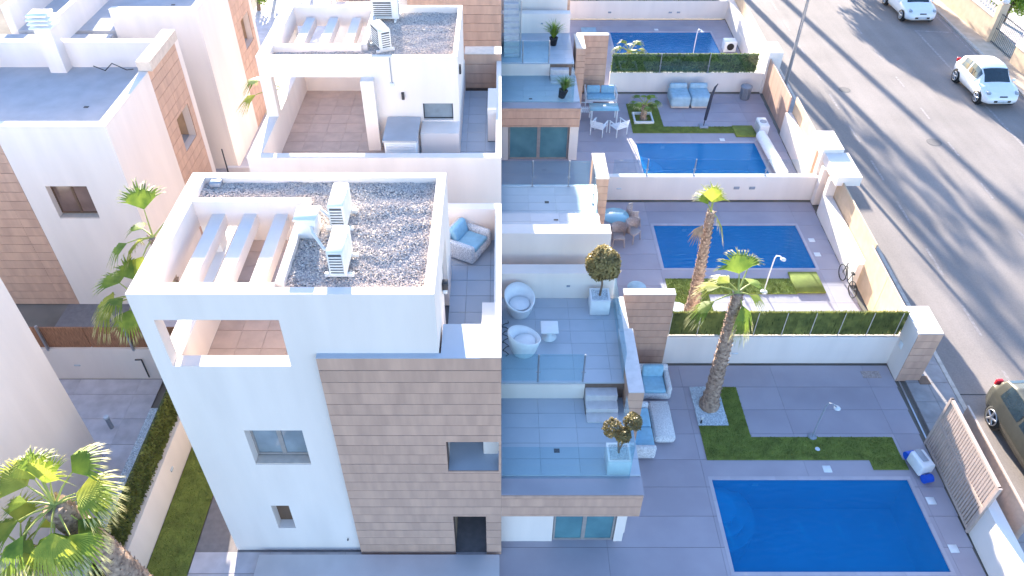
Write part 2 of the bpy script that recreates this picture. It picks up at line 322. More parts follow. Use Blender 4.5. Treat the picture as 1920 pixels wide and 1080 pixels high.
skew('far_pavement','tan',11.9,14.2,-10,120,-.045,.07)
# painted lines
rp=emp('road_marking'); rp['kind']='structure'
y=24
b=MB()
def stripe(off,y0,y1,w=.12): 
    MB().prism([(KL(y0)+off,y0),(KL(y0)+off+w,y0),(KL(y1)+off+w,y1),(KL(y1)+off,y1)],-.02,-.016).build('painted_stripe','paint',rp)
y=12
while y<56: stripe(1.85,y,y+1.6,.10); y+=3.2
y=13
while y<56: stripe(6.0,y,y+1.2,.10); y+=3.4
stripe(9.35,14,44,.12)
stripe(11.45,38,47,.10)
for yy in (38.0,44.0): MB().prism([(KL(yy)+9.35,yy),(KL(yy)+11.7,yy-.3),(KL(yy)+11.7,yy-.18),(KL(yy)+9.35,yy+.12)],-.02,-.016).build('painted_stripe','paint',rp)
MB().prism([(KL(16)+0,15.75),(KL(16)+2.4,15.75),(KL(16)+2.4,15.79),(KL(16)+0,15.79)],-.02,-.0165).build('expansion_joint','black',rp)

# garden plots
gp=emp('garden_paving'); gp['kind']='structure'
def bedrect(P,x0,x1,y0,y1,holes,z=-.012,m='bed'):
    b=MB()
    for r in rects([(x0,x1,y0,y1)],holes): b.box(r[0],r[1],r[2],r[3],-.04,z)
    b.build('mortar_bed',m,P)
ph=[(p[0]-.10,p[1]+.10,p[2]-.10,p[3]+.10) for p in POOLS]
plots=[(.26,17.0),(17.25,26.3),(26.6,36.0),(36.3,45.6)]
for i,(ya,yb) in enumerate(plots):
    P=emp('garden_paving'); P['kind']='structure'
    b=MB()
    for r in rects([(-8.05 if i==0 else -9,SW(ya)-.01,ya,yb)],ph): b.box(r[0],r[1],r[2],r[3],-.04,-.012)
    b.build('mortar_bed','bed',P)
    tiles(-.2 if i==0 else 0,SW(yb)+.2,ya,yb,0,3.0,.93,'pave',P,holes=[ph[i]],clip=SW,g=.012,name='paving_tile')
    if i==0: tiles(-8.05,-.2,.46,10.36,0,1.98,.93,'pave2',P,g=.016,name='paving_tile')
bpy.data.objects.remove(gp)
# pools
for i,(x0,x1,y0,y1) in enumerate(POOLS):
    lab=['large blue pool nearest the camera, below the grey-green turf strip','blue pool beside the palm trunk and white shower in the second garden','blue pool with white cover roller along its right end','farthest blue pool behind the green glass-fronted hedge'][i]
    P=emp('swimming_pool',((x0+x1)/2,(y0+y1)/2,0),lab,'swimming pool','swimming pools in a row of gardens')
    cx,cy=(x0+x1)/2,(y0+y1)/2; X0,X1,Y0,Y1=x0-cx,x1-cx,y0-cy,y1-cy; D=-1.5
    b=MB(); b.box(X0-.1,X1+.1,Y0-.1,Y1+.1,D-.1,D).box(X0-.1,X0,Y0-.1,Y1+.1,D,-.05).box(X1,X1+.1,Y0-.1,Y1+.1,D,-.05).box(X0,X1,Y0-.1,Y0,D,-.05).box(X0,X1,Y1,Y1+.1,D,-.05).build('basin','pool',P)
    b=MB(); b.add([(X0-.001,Y0-.001,-.035),(X1+.001,Y0-.001,-.035),(X1+.001,Y1+.001,-.035),(X0-.001,Y1+.001,-.035)],[(0,1,2,3)]); b.build('water','water',P)
    # coping stones
    n=int((X1-X0)/.6)
    for s in (0,1):
        for k in range(n):
            a=X0-.1+(X1-X0+.2)*k/n; c=X0-.1+(X1-X0+.2)*(k+1)/n
            MB().box(a+.002,c-.002,(Y1 if s else Y0-.1),(Y1+.1 if s else Y0),-.045,.006).build('coping_stone','pavec',P)
    for s in (0,1):
        n2=4
        for k in range(n2):
            a=Y0+(Y1-Y0)*k/n2; c=Y0+(Y1-Y0)*(k+1)/n2
            MB().box((X1 if s else X0-.1),(X1+.1 if s else X0),a+.002,c-.002,-.045,.006).build('coping_stone','pavec',P)
    # roman steps on the left end
    if i in (0,2):
        for k,rr in enumerate((1.15,.85,.55)):
            c=Vector((X0,Y1-.75 if i==0 else Y0+1.3,0)); pts=[(c.x,c.y-rr)]+[(c.x+rr*math.cos(R(t)),max(min(c.y+rr*math.sin(R(t)),Y1-.002*k-.002),Y0+.002)) for t in range(-80,81,10)]+[(c.x,min(c.y+rr,Y1-.002*k-.002))]
            MB().prism([(max(p[0],X0+.002),p[1]) for p in pts],D+.01+k*.003,-.62+k*.22).build('pool_step','pools',P)
    MB().box(X0+1.2,X0+1.38,Y1-.01,Y1+.0,-.32,-.2).build('pool_light','lamp',P)
def slabthing(name,x,y,w,d,h,m,lab,cat,group=None,z=0): return MB().rbox(-w/2,w/2,-d/2,d/2,0,h,.01,1).build(name,m,None,lab,cat,group,loc=(x,y,z))
for x,y,lab in [(11.95,11.9,'white square skimmer lid beside the upper right corner of the nearest pool'),(11.93,10.45,'white square skimmer lid beside the lower right side of the nearest pool'),(9.4,12.95,'small white lid between nearest pool and turf strip'),
                (12.25,23.7,'white lid at the upper right of the second garden pool'),(12.2,22.8,'white lid lower right of the second garden pool'),(10.4,31.4,'small white lid above the pool with cover roller'),(9.25,44.15,'small white lid above the farthest pool')]:
    slabthing('skimmer_lid',x,y,.24,.24,.012,'plastic',lab,'skimmer lid','white lids around the pools',.001)
# ------------------------------------------------------------------ artificial turf
def turf(name,poly_rects,lab,n,holes=()):
    P=emp(name); P['kind']='structure'
    b=MB()
    for r in poly_rects: b.box(*r,.002,.022)
    b.build('turf_mat','grass',P)
    g=MB()
    tot=sum((r[1]-r[0])*(r[3]-r[2]) for r in poly_rects)
    for r in poly_rects:
        for _ in range(int(n*(r[1]-r[0])*(r[3]-r[2])/tot)):
            x=rng.uniform(r[0],r[1]); y=rng.uniform(r[2],r[3]); a=rng.uniform(0,6.28); s=.012; dx,dy=s*math.cos(a),s*math.sin(a); h=rng.uniform(.02,.045)
            g.add([(x-dx,y-dy,.02),(x+dx,y+dy,.02),(x+rng.uniform(-.02,.02),y+rng.uniform(-.02,.02),.02+h)],[(0,1,2)])
    g.build('turf_blades','turf',P,kind='stuff')
turf('artificial_turf',[(6.0,6.92,13.26,14.5),(6.92,7.48,13.26,16.05),(7.48,11.7,13.26,14.08),(10.73,11.75,12.92,13.26)],'',9000)
turf('artificial_turf',[(6.0,7.52,19.4,20.5),(6.08,10.75,20.5,21.36)],'',8000)
turf('artificial_turf',[(6.3,7.84,32.6,34.9),(6.28,11.1,32.0,32.6)],'',6000)
b=MB().rbox(10.72,11.8,20.52,21.7,0,.09,.03,1).build('turf_step','grass',None,'raised green turf mat at right end of second garden lawn strip','turf mat')
MB().rbox(11.1,12.1,31.62,32.62,0,.09,.03,1).build('turf_step','grass',None,'raised green turf mat beside the white pool cover roller','turf mat')
turf('side_lawn',[(-9.15,-8.07,5,16.2)],'',9000)
# ------------------------------------------------------------------ villas
def gz(x,y): return 8.9+.03*math.sin(y*14+.8*math.sin(x*2.1)+rng.uniform(-.2,.2))
def roof_box(P,x0,x1,y0,y1,zt,wx,wy0,wy1,th=.2,gz0=8.9,bot=8.39,strip=None):
    """parapet ring, inner pergola well (x0+.3..wx by wy0..wy1), gravel elsewhere"""
    hb=MB()
    hole=[(x0+.33,wx,wy0,wy1)]
    # outer ring as one band
    hb.box(x0,x1,y0,y0+th,bot,zt).box(x0,x1,y1-th,y1,bot,zt).box(x1-th,x1,y0+th,y1-th,bot,zt).box(x0,x0+.33,y0+th,y1-th,bot,zt)
    for r in rects([(x0+.33,wx+.16,y0+th,y1-th)],[(x0+.33,wx,wy0,wy1)]):
        pass
    # well border: right, back, front
    hb.box(wx,wx+.16,max(wy0,y0+th),wy1+.14 if wy1+.14<y1-th-.05 else y1-th,bot,zt-.002)
    if wy1+.14<y1-th-.05: hb.box(x0+.33,wx,wy1,wy1+.14,bot,zt-.002)
    if wy0>y0+th+.3: hb.box(x0+.33,wx,wy0-.12,wy0,bot,zt-.002)
    elif wy0>y0+th: hb.box(x0+.33,wx,y0+th,wy0,bot,zt-.002)
    hb.build('parapet','white',P)
    gr=rects([(x0+.33,x1-th,y0+th,y1-th)],[(x0+.33-.01,wx+.16,max(y0+th-.01,wy0-.12) if wy0>y0+th+.3 else y0,(wy1+.14) if wy1+.14<y1-th-.05 else y1)])
    b=MB()
    for r in gr: b.box(r[0],r[1],r[2],r[3],gz0-.35,gz0)
    b.build('gravel_bed','gravel',P)
    gravel_stones(P,gr,gz0,int(1500*sum((r[1]-r[0])*(r[3]-r[2]) for r in gr)),zf=lambda x,y:gz0+.01+.016*math.sin(y*9+2.3*math.sin(x*1.9)+1.3*math.sin(x*4.1+y*2)))
    n=3; W=wx-(x0+.33)
    for k in range(n):
        xc=x0+.33+W*(k+.72)/(n+.45); MB().box(xc-.14,xc+.14,wy0,wy1,8.42,8.72).build('pergola_beam','white',P)
def villaA(dy,main=True,v3=False):
    lab=('nearest white three storey villa with brown tiled facade and pergola roof' if main else 'white villa whose brown facade shows behind the second gravel roof, with outdoor staircase')
    P=emp('villa',(0,dy,0),lab,'villa','row of modern white villas'); 
    YF=10.42; YC=YF-.13
    Wh=[]
    if main: Wh=[(-5.66,-4.38,3.77,5.03),(-5.66,-5.22,1.06,2.08),(-6.62,-4.24,7.10,8.39)]
    else: Wh=[(-6.62,-4.24,7.10,8.39)]
    b=MB()
    wall_xz(b,[(-6.95,-3.66,0,8.39),(-3.66,-1.24,7.35,8.39)],Wh,YF,YF+.3)
    b.build('facade_wall','white',P)
    b=MB(); b.box(-6.95,-6.65,YF+.3,16.1,0,6.1).box(-6.65,0,15.85,16.1,0,6.1).box(-.12,0,YF+.45,15.85,3.6,6.1)
    # left parapet of solarium + post
    b.box(-6.95,-6.55,YF+.3,16.1,6.1,7.1).box(-6.55,0,15.85,16.1,6.1,7.1)
    b.box(-6.95,-6.62,14.1,14.5,7.1,8.39).box(-.16,0,12.3,15.85,6.1,7.1)
    b.box(-.42,0,11.25,12.3,6.1,7.12)
    b.build('side_wall','white',P)
    MB().box(-6.65,-.0,YF+.3,15.85,5.85,6.06).build('roof_slab','bed',P)
    tiles(-6.55,-3.75,YF+.3,15.85,6.1,.58,.58,'deck',P,name='deck_tile',g=.014)
    tiles(-3.75,-.16,10.75,15.85,6.1,.58,.58,'ter',P,name='deck_tile',g=.014,holes=[(-3.76,-1.24,10,14.5),(-.43,0,11.2,12.32)])
    # stair room
    b=MB(); b.box(-3.75,-3.55,YF+.3,14.5,6.1,8.39).box(-3.55,-1.24,14.3,14.5,6.1,8.39)
    wall_yz(b,[(YF+.3,14.3,6.1,8.39)],[(12.2,13.3,6.1,8.2)],-1.44,-1.24); b.build('stair_room_wall','white',P)
    MB().box(-1.37,-1.33,12.2,13.3,6.12,8.2).build('door','pane',P)
    roof_box(P,-6.95,-1.24,YF,14.52,9.05,-4.26,10.75,13.4)
    # cladding
    H=[(-1.22,-.06,3.69,4.79),(-1.19,-.38,0,1.8)] if main else []
    planks_y(-3.66,0,0,7.46,YC,'clad',P,holes=H)
    b=MB(); wall_xz(b,[(-3.66,0,0,7.35)],[(h[0],h[1],max(0,h[2]-.14),h[3]) for h in H],YC+.03,YF+.3); b.build('cladding_backing','joint',P)
    # parapet capping on the cladding: shade coloured in as grey, sunlit corner as beige
    b=MB(); b.box(-3.66,-1.2,YC,YF,7.46,7.48).box(-1.2,-.42,YC,11.25,7.46,7.48); b.build('coping','ter',P)
    MB().box(-.42,0,YC,11.25,7.465,7.485).build('coping','stone',P)
    MB().box(-1.2,0,YF+.3,11.25,6.1,7.46).build('parapet','white',P)
    if main:
        window_y(P,-5.66,-4.38,3.85,5.03,YF+.24,1)
        MB().box(-5.66,-4.38,YF+.02,YF+.3,3.77,3.80).build('sill','stone',P)
        MB().box(-5.66,-5.22,YF+.25,YF+.28,1.06,2.08).build('door','brown',P,'small brown shuttered window')
        # recessed side balcony
        b=MB(); b.box(-1.5,.0,YF+1.5,YF+1.6,3.4,5.1).box(-1.35,-1.22,YF+.3,YF+1.5,3.4,5.1).box(-1.22,0,YF+.3,YF+1.5,4.85,4.95); b.build('recess_wall','white',P)
        MB().box(-1.215,-.06,YC+.031,YF+1.5,3.555,3.685).build('recess_floor','ter',P)
        MB().rbox(-.42,-.08,YF+.35,YF+.7,3.69,4.3,.02).build('recess_block','white',P)
        MB().box(-1.05,-.5,YF+1.4,YF+1.48,3.75,4.8).build('pane','pane',P)
        b=MB(); b.box(-1.35,-1.19,YF+.3,YF+1.6,0,1.85).box(-1.19,-.38,YF+1.5,YF+1.6,0,1.85).box(-1.35,-.2,YF+.3,YF+1.6,1.85,1.9); b.build('entrance_wall','tanw',P)
        MB().box(-1.12,-.45,YF+1.44,YF+1.49,.02,1.75).build('entrance_door','clad',P)
        for x,z in ((-3.95,.62),): MB().cyl(0,0,0,.05,.02,8).build('wall_pipe','dark',P,loc=(x,YF-.04,z)).rotation_euler=(R(90),0,0)
    # terrace block
    b=MB(); b.box(-.0,3.4,YF,13.3,1.84,2.66).box(0,3.3,13.3,16.6,2.5,3.30)
    b.build('terrace_slab','joint',P)
    planks_y(0,3.4,2.574,2.69,YC,'clad',P); planks_y(0,3.4,1.80,2.574,YC,'clad',P)
    MB().box(0,3.42,YF-.10,YF+.42,2.66,2.70).build('terrace_edge','pave',P)
    b=MB()
    if main:
        b.box(-.38,1.34,YF+.25,YF+.45,0,1.84)
        window_y(P,1.36,2.95,0,1.84,YF+.3,1,'teal'); b.box(2.97,3.2,YF+.25,YF+.5,0,1.84)
    else:
        b.box(0,.3,YF+.1,YF+.3,0,1.84).box(3.02,3.4,YF+.1,YF+.3,0,1.84)
        window_y(P,.32,3.0,0,1.84,YF+.2,1,'teal',fw=.07)
    b.box(3.2,3.3,YF+.5,16.6,0,1.84).box(0,3.2,16.3,16.6,0,2.5)
    for q in range(0,len(b.v),8):
        g=MB(); g.add(b.v[q:q+8],[(0,2,3,1),(4,5,7,6),(0,1,5,4),(2,6,7,3),(0,4,6,2),(1,3,7,5)]); g.build('ground_floor_wall','white',P)
    tiles(0,3.4,YF+.42,13.3,2.75,.97,.48,'ter',P,name='terrace_tile',g=.008,th=.09,holes=[(2.2,3.06,12.72,13.3)])
    tiles(0,3.3,13.3,16.6,3.35,.97,.48,'ter',P,name='terrace_tile',g=.008,th=.05)
    MB().box(0,2.2,13.27,13.299,2.75,3.30).build('riser_wall','white',P)
    for k in range(2): MB().box(2.22,3.05,12.74+.28*k,13.02+.28*k,2.66,2.95+.2*k).build('step','cope',P)
    MB().box(2.22,3.05,12.44,12.73,2.752,2.80).build('step','cope',P)
    # back wall of the terrace
    MB().box(0,3.3,16.6,17.02,0,4.3).build('back_wall','white',P)
    MB().box(1.9,2.0,16.58,16.6,3.8,3.86).build('wall_light','grey',P)
    rail(P,[(0.02,13.36),(2.14,13.36)],3.36,1.0,posts=[(.96,13.33,-.5),(2.14,13.33,-.3)])
    rail(P,[(0.02,YF+.32),(3.1,YF+.32),(3.1,12.3)],2.76,1.24)
    if not v3: rail(P,[(3.2,13.4),(3.27,16.5)],3.36,1.0)
    # brown side pillar
    if v3: planks_y(3.42,3.85,1.9,3.7,14.0,'clad',P,h=.3); MB().box(3.42,3.85,14.0,15.6,3.7,3.74).build('coping','stone',P); MB().box(3.44,3.83,14.03,15.6,0,3.7).build('side_pillar','clad',P)
    else:
        planks_y(3.22,3.62,0,3.72,12.62,'clad',P,h=.3); MB().box(3.24,3.60,12.65,14.9,0,3.70).build('side_pillar','clad',P); MB().box(3.22,3.62,12.62,14.92,3.72,3.745).build('coping','cope',P)
        MB().box(3.31,3.58,14.95,16.5,0,3.5).build('side_wall','white',P)
    MB().box(1.32,1.46,11.5,11.62,2.755,2.765).build('floor_drain','dark',P) if main else MB().box(1.2,1.34,11.0,11.1,2.755,2.765).build('floor_drain','dark',P)
    return P
def villaN(dy,main=True):
    P=emp('villa',(0,dy,0),'second white villa with open solarium, tan tiled deck and two roof cooling units' if main else 'farthest white villa, mostly beyond the top edge, with white terrace wall','villa','row of modern white villas')
    b=MB(); b.box(-7.12,0,18.3,18.55,0,7.1).box(-7.12,-6.75,18.55,25.1,0,7.1).box(-6.75,-1.25,24.3,24.6,0,7.1)
    b.box(-.16,0,18.55,24.6,3.3,7.1).box(-.42,-.16,20.9,22.3,6.1,7.2)
    b.box(-7.05,-6.72,20.62,20.95,7.1,8.39).box(-7.05,-6.72,24.1,24.45,7.1,8.39); b.build('wall','white',P)
    MB().box(-6.75,-.16,18.55,24.3,5.85,6.06).build('roof_slab','bed',P)
    tiles(-6.75,-3.4,18.55,24.3,6.1,.58,.58,'deck',P,name='deck_tile',g=.014)
    tiles(-3.4,-.16,18.55,24.3,6.1,.58,.58,'ter',P,name='deck_tile',g=.014,holes=[(-4.1,-1.26,20.7,24.3),(-.43,0,20.88,22.32)])
    b=MB(); wall_xz(b,[(-3.7,-1.26,6.1,8.39)],[(-2.35,-1.45,7.0,7.55)],20.62,20.85)
    b.box(-4.08,-3.7,20.35,20.85,6.1,8.39).box(-4.08,-3.9,20.85,24.3,6.1,8.39).box(-1.44,-1.26,20.85,24.3,6.1,8.39)
    b.box(-2.4,-1.26,19.9,20.62,6.1,6.95); b.build('stair_room_wall','white',P)
    window_y(P,-2.35,-1.45,7.0,7.55,20.72,0,'pane','dark',.03)
    c=emp('outdoor_cabinet',(-2.93,19.62,6.1),parent=P)
    MB().rbox(-.46,.46,-.42,.40,0,.98,.015,1).build('cabinet_body','white2',c); MB().box(-.5,.5,-.46,.95,.98,1.03).build('worktop','screen',c)
    for k in range(3): MB().box(-.42,.42,-.44,-.425,.62+.1*k,.70+.1*k).build('shelf_slat','plastic',c)
    roof_box(P,-7.03,-1.26,20.62,24.46,9.02,-4.12,21.5,24.2,th=.13,gz0=8.8,bot=8.39)
    # lamp and pipe on room wall
    MB().box(-2.95,-2.87,20.55,20.62,7.7,7.92).build('wall_lamp','dark',P); MB().tube([(-3.2,20.60,9.0),(-3.2,20.60,8.25),(-3.15,20.60,8.2)],.012,6).build('cable','grey',P); MB().box(-3.26,-3.14,20.57,20.62,8.12,8.22).build('junction_box','plastic',P)
    MB().box(-1.26,-1.2,21.2,21.35,8.2,8.45).build('wall_lamp','dark',P)
    # brown parapet at the back of the side deck
    planks_y(-1.25,0,6.1,7.33,24.50,'clad',P); MB().box(-1.25,0,24.53,25.1,0,7.33).build('cladding_backing','joint',P); MB().box(-1.25,0,24.50,25.1,7.33,7.35).build('coping','stone',P)
    # terrace
    MB().box(0,3.2,17.55,18.0,0,5.02).build('terrace_wall','white',P)
    b=MB(); b.box(0,3.3,18.0,20.9,2.5,3.30).box(0,3.3,20.9,23.5,1.84,2.66).box(3.2,3.3,18.0,23.2,0,1.84); b.build('terrace_slab','white',P)
    tiles(0,3.25,18.0,20.9,3.35,.97,.48,'ter',P,name='terrace_tile',g=.008,th=.05)
    tiles(0,3.4,20.9,23.5,2.75,.97,.48,'ter',P,name='terrace_tile',g=.008,th=.09)
    rail(P,[(0.02,23.42),(3.2,23.42)],2.76,1.05,posts=[(1.14,23.40,0),(2.46,23.40,0)])
    rail(P,[(3.25,21.2),(3.3,23.42)],2.76,1.05,posts=[(3.28,22.3,0)])
    MB().box(3.33,3.76,22.45,24.1,0,3.68).build('side_pillar','clad',P); planks_y(3.32,3.77,0,3.68,22.42,'clad',P,h=.3); MB().box(3.31,3.78,22.42,24.12,3.68,3.71).build('coping','stone',P)
    MB().box(1.55,1.7,22.3,22.42,2.755,2.765).build('floor_drain','dark',P); MB().box(1.75,1.9,20.45,20.52,3.356,3.362).build('floor_drain','dark',P)
    return P
VA=villaA(0); VN=villaN(0); V3=villaA(19.1,False,True); V4=villaN(19.1,False)
# outdoor stair of the third villa
st=emp('outdoor_staircase',(0,0,0),'narrow grey outdoor staircase beside the brown wall at the top','staircase')
for k in range(14): MB().box(.12,.82,33.0+k*.27,33.27+k*.27,3.36,3.45+.19*k).build('step','cope',st)
rail(st,[(.86,32.9),(.86,36.6)],3.4,2.6,'glassc',posts=[(.86,32.9,0)])
# privacy walls between the terraces and gardens
def privacy(dy,lab):
    P=emp('privacy_wall',(0,dy,0),lab,'wall','brown tiled privacy walls')
    MB().prism([(3.75,17.13),(5.28,17.13),(5.28,17.35),(3.75,17.35)],0,3.0).build('wall_core','joint',P)
    planks_y(3.72,5.30,0,3.02,17.10,'clad',P,h=.3); MB().box(3.72,5.3,17.10,17.37,3.02,3.05).build('coping','cope',P)
privacy(0,'brown tiled privacy wall right of the olive ball planter'); privacy(19.1,'brown tiled privacy wall beside the green hedge of the third garden')
# paved step in front of nearest villa
MB().rbox(-6.3,-.05,6.5,10.2,0,.16,.01,1).build('entrance_platform','platf',None,'pale grey platform along the foot of the nearest villa','platform')
# ------------------------------------------------------------------ left villas
def left_villa(y0,lab,plain=False,up=False):
    P=emp('villa',(0,y0,0),lab,'villa','white villas on the left')
    X=-11.71; holes=[(-14.34,-13.04,3.77,5.03)]+([] if up else [(-12.6,-12.0,1.0,1.95)])
    b=MB(); wall_xz(b,[(-15.09,X,0,7.15)],holes,0,.3); wall_xz(b,[(-19.4,-15.09,0,5.9 if up else 7.15)],[],0.05,.3); b.build('front_wall','white',P)
    planks_y(-19.4,-15.1,0,5.9 if up else 6.9,0,'clad',P)
    c0,c1=(3.6,6.2)
    b=MB(); wall_yz(b,[(.3,c0,0,7.15)],[],X-.3,X); wall_yz(b,[(c0,c1,0,7.15)],[] if plain else [(4.55,5.8,3.5,4.85)],X-.3,X if plain else X-.04); b.box(-19.4,X-.3,c1-.25,c1,0,7.15).box(-19.4,-19.1,.3,c1-.25,0,7.15); b.box(X-.3,X,c1,c1+.35,0,7.15); b.build('side_wall','white',P)
    MB().box(-19.4,X-.302,c1,c1+.05,0,7.15).build('rear_bounce_cutter','screen',P)  # unseen grey sheet added over the rear wall to weaken sun bounce
    if not plain: planks_x(c0,c1,0,7.15,X,'clad',P,holes=[(4.55,5.8,3.5,4.85)],h=.36,L=1.3)
    MB().box(X-.30,X+.16,c0,c1,7.16,7.5).build('parapet_block','stone',P); 
    MB().box(X-1.1,X-.3,4.4,5.95,3.4,3.5).build('window_floor','ter',P); b=MB(); b.box(X-1.15,X-1.1,4.4,5.95,3.5,4.95).box(X-1.1,X-.3,4.4,4.5,3.5,4.95).box(X-1.1,X-.3,5.85,5.95,3.5,4.95).box(X-1.1,X-.3,4.5,5.85,4.86,4.95); b.build('window_recess','tanw',P)
    MB().box(X-.42,X-.38,4.55,4.62,3.5,4.85).build('window_frame','dark',P)
    b=MB(); b.box(-14.4,-12.98,.9,1.0,3.6,5.1).box(-14.4,-14.34,.3,.9,3.7,5.1).box(-13.04,-12.98,.3,.9,3.7,5.1); b.build('window_recess','brown',P)
    window_y(P,-14.34,-13.04,3.85,5.03,.22,1,'bpane','brown',.04); MB().box(-14.34,-13.04,.02,.3,3.77,3.80).build('sill','stone',P)
    if not up: MB().box(-12.6,-12.0,.25,.28,1.0,1.95).build('pane','pane',P)
    MB().box(-19.1,X-.3,.3,c1-.25,5.9,6.2).build('roof_terrace','screen',P)
    # chimney with louvred cap
    ch=emp('chimney',(-15.84,5.72,6.2),parent=P); ch.scale=(.68,.8,.82); MB().box(-.42,.42,-.3,.3,0,1.95).build('shaft','white',ch)
    for k in range(3): MB().rbox(-.56,.56,-.44,.44,1.97+.17*k,2.05+.17*k,.02,1).build('louvre','white2',ch)
    MB().box(-.3,.3,-.2,.2,1.95,2.5).build('flue','grey',ch); MB().rbox(-.5,.5,-.38,.38,2.46,2.56,.02,1).build('chimney_cap','white2',ch)
    MB().box(-13.9,-13.75,2.9,3.0,6.2,6.215).build('roof_drain','dark',P)
    return P
L0=left_villa(7.1-.2,'white villa wall filling the left edge beside the bottom palm',True); L1=left_villa(19.98,'white villa at left with chimney and shaded blue-grey roof terrace'); L2=left_villa(28.9,'white villa in the upper left behind the chimney of another',up=True)
MB().tube([(-14.6,25.6,6.4),(-14.2,25.55,6.25),(-13.9,25.6,6.5),(-13.4,25.5,6.3),(-13.2,25.6,6.28)],.02,6).build('cable','dark',None,'dark loose cable on the left roof terrace beside the chimney','cable')
# upper-left roof walls
rw=emp('roof_wall',(0,0,0),'white angled roof parapet in the far upper left corner','wall'); b=MB(); b.box(-16.95,-16.72,27.35,33.5,6.2,7.15); b.build('parapet','white',rw)
MB().box(-24,-15.2,26.6,28.85,5.9,6.2).build('linking_roof','screen',None,'blue-grey flat roof in the far upper left corner beyond the chimney','roof')
# gate between left villas
g=emp('garden_gate',(-11.6,27.4,0),'thin dark gate rail between two left villas','gate'); MB().tube([(0,.0,0),(0,0,1.9)],.03,6).build('gate_post','iron',g); MB().box(0,3.6,.0,.15,0,1.0).build('low_wall','white',g)
# ------------------------------------------------------------------ boundary walls
def hedge(P,x0,x1,y,z0,z1,n,name='hedge_panel',vert=False,ax='x',w=2.0,m='hedge',th=.06):
    x=x0
    while x<x1-.05:
        xe=min(x+w,x1); b=MB()
        if ax=='x': b.box(x+.01,xe-.01,y,y+th,z0,z1)
        else: b.box(y,y+th,x+.01,xe-.01,z0,z1)
        bo=b.build(name,'hedgeb',P); g=MB(); k=int(n*(xe-x)/(x1-x0))
        for _ in range(k):
            u=rng.uniform(x,xe); z=rng.uniform(z0,z1+.02); s=rng.uniform(.02,.05); a=rng.uniform(0,6.28)
            if vert: d1=Vector((.012,0,0)) if ax=='x' else Vector((0,.012,0)); d2=Vector((rng.uniform(-.03,.03),rng.uniform(-.02,.02),rng.uniform(.12,.3)))
            else: d1=Vector((s*math.cos(a),s*.3*rng.uniform(-1,1),s*math.sin(a))); d2=Vector((-s*math.sin(a),s*rng.uniform(-1,.5),s*math.cos(a)))*1.3
            off=rng.uniform(-.045,.0) if ax=='x' else rng.uniform(.0,.045)
            c=Vector((u,y+off,z)) if ax=='x' else Vector((y+th+off,u,z))
            if vert and c.z+d2.z>z1+.06: c.z=z1-.18
            g.add([c-d1,c+d1,c+d2+d1*.6,c+d2-d1*.6],[(0,1,2,3)])
        g.build('leaves',m,bo,kind='stuff'); x=xe
def lit(P,x,y,z): MB().rbox(x-.1,x+.1,y-.03,y,z,z+.06,.01,1).build('wall_light','lamp',P)
# A / N
P=emp('garden_wall',(0,0,0),'white garden wall topped with green reed screen, behind the leaning palm','wall')
MB().box(5.3,SW(17)+.05,17.1,17.35,0,1.22).build('wall','white',P); lit(P,7.6,17.1,.45)
hedge(P,5.32,SW(17),17.2,1.24,2.2,6500,'reed_panel',True,w=1.0,m='hedger')
for k in range(9): MB().box(5.32+k*.9,5.34+k*.9,17.14,17.16,1.22,2.22).build('post','stone',P)
P=emp('garden_wall',(0,0,0),'long white garden wall with glass rail above the second pool','wall')
MB().box(4.0,SW(26.4)+.05,26.46,26.7,0,1.15).build('wall','white',P); rail(P,[(4.6,26.6),(12.4,26.6)],1.15,.75,'glassc',posts=[(6.0,26.6,0),(7.95,26.6,0),(10.9,26.6,0)])
lit(P,4.9,26.46,.55)
for x in (9.8,10.45): MB().rbox(x-.12,x+.12,26.43,26.46,.55,.68,.01,1).build('vent','grey',P)
P=emp('garden_wall',(0,0,0),'white garden wall topped with three glazed green hedge panels','wall')
MB().box(5.55,SW(36.2)+.05,36.2,36.42,0,1.05).build('wall','white',P); hedge(P,5.6,13.0,36.3,1.07,2.03,5500,w=2.45)
rail(P,[(5.6,36.22),(13.0,36.22)],1.07,.98,'glassc',posts=[(8.05,36.21,0),(10.5,36.21,0)]); MB().rbox(8.95,9.2,36.17,36.2,.38,.5,.01,1).build('wall_light','grey',P)
P=emp('garden_wall',(0,0,0),'farthest white garden wall at the top, below a green hedge','wall')
MB().box(3.3,SW(45.8)+.05,45.8,46.0,0,1.1).build('wall','white',P); hedge(P,3.3,13.2,45.9,1.1,2.0,3500,w=2.45)
for x in (6.6,10.3,10.8): MB().rbox(x-.1,x+.1,45.77,45.8,.35,.45,.01,1).build('vent','grey',P)
# left side yard: cross wall with brown reed fence
P=emp('garden_wall',(0,0,0),'low white cross wall with brown reed fence on the left between villas','wall')
MB().box(-15.2,-8.0,16.42,16.62,0,1.36).build('wall','white',P)
for k in range(3): MB().box(-15.2+k*2.45,-15.2+(k+1)*2.45-.03,16.5,16.55,1.38,2.22).build('reed_panel','wood',P)
for x in (-14.1,-11.45): MB().box(x-.03,x+.03,16.40,16.48,1.3,2.35).build('post','steel',P)
lit(P,-13.45,16.42,.62); MB().tube([(-11.3,16.36,.15),(-11.3,16.36,.95),(-11.5,16.36,.95)],.025,6).build('pipe','dark',P)
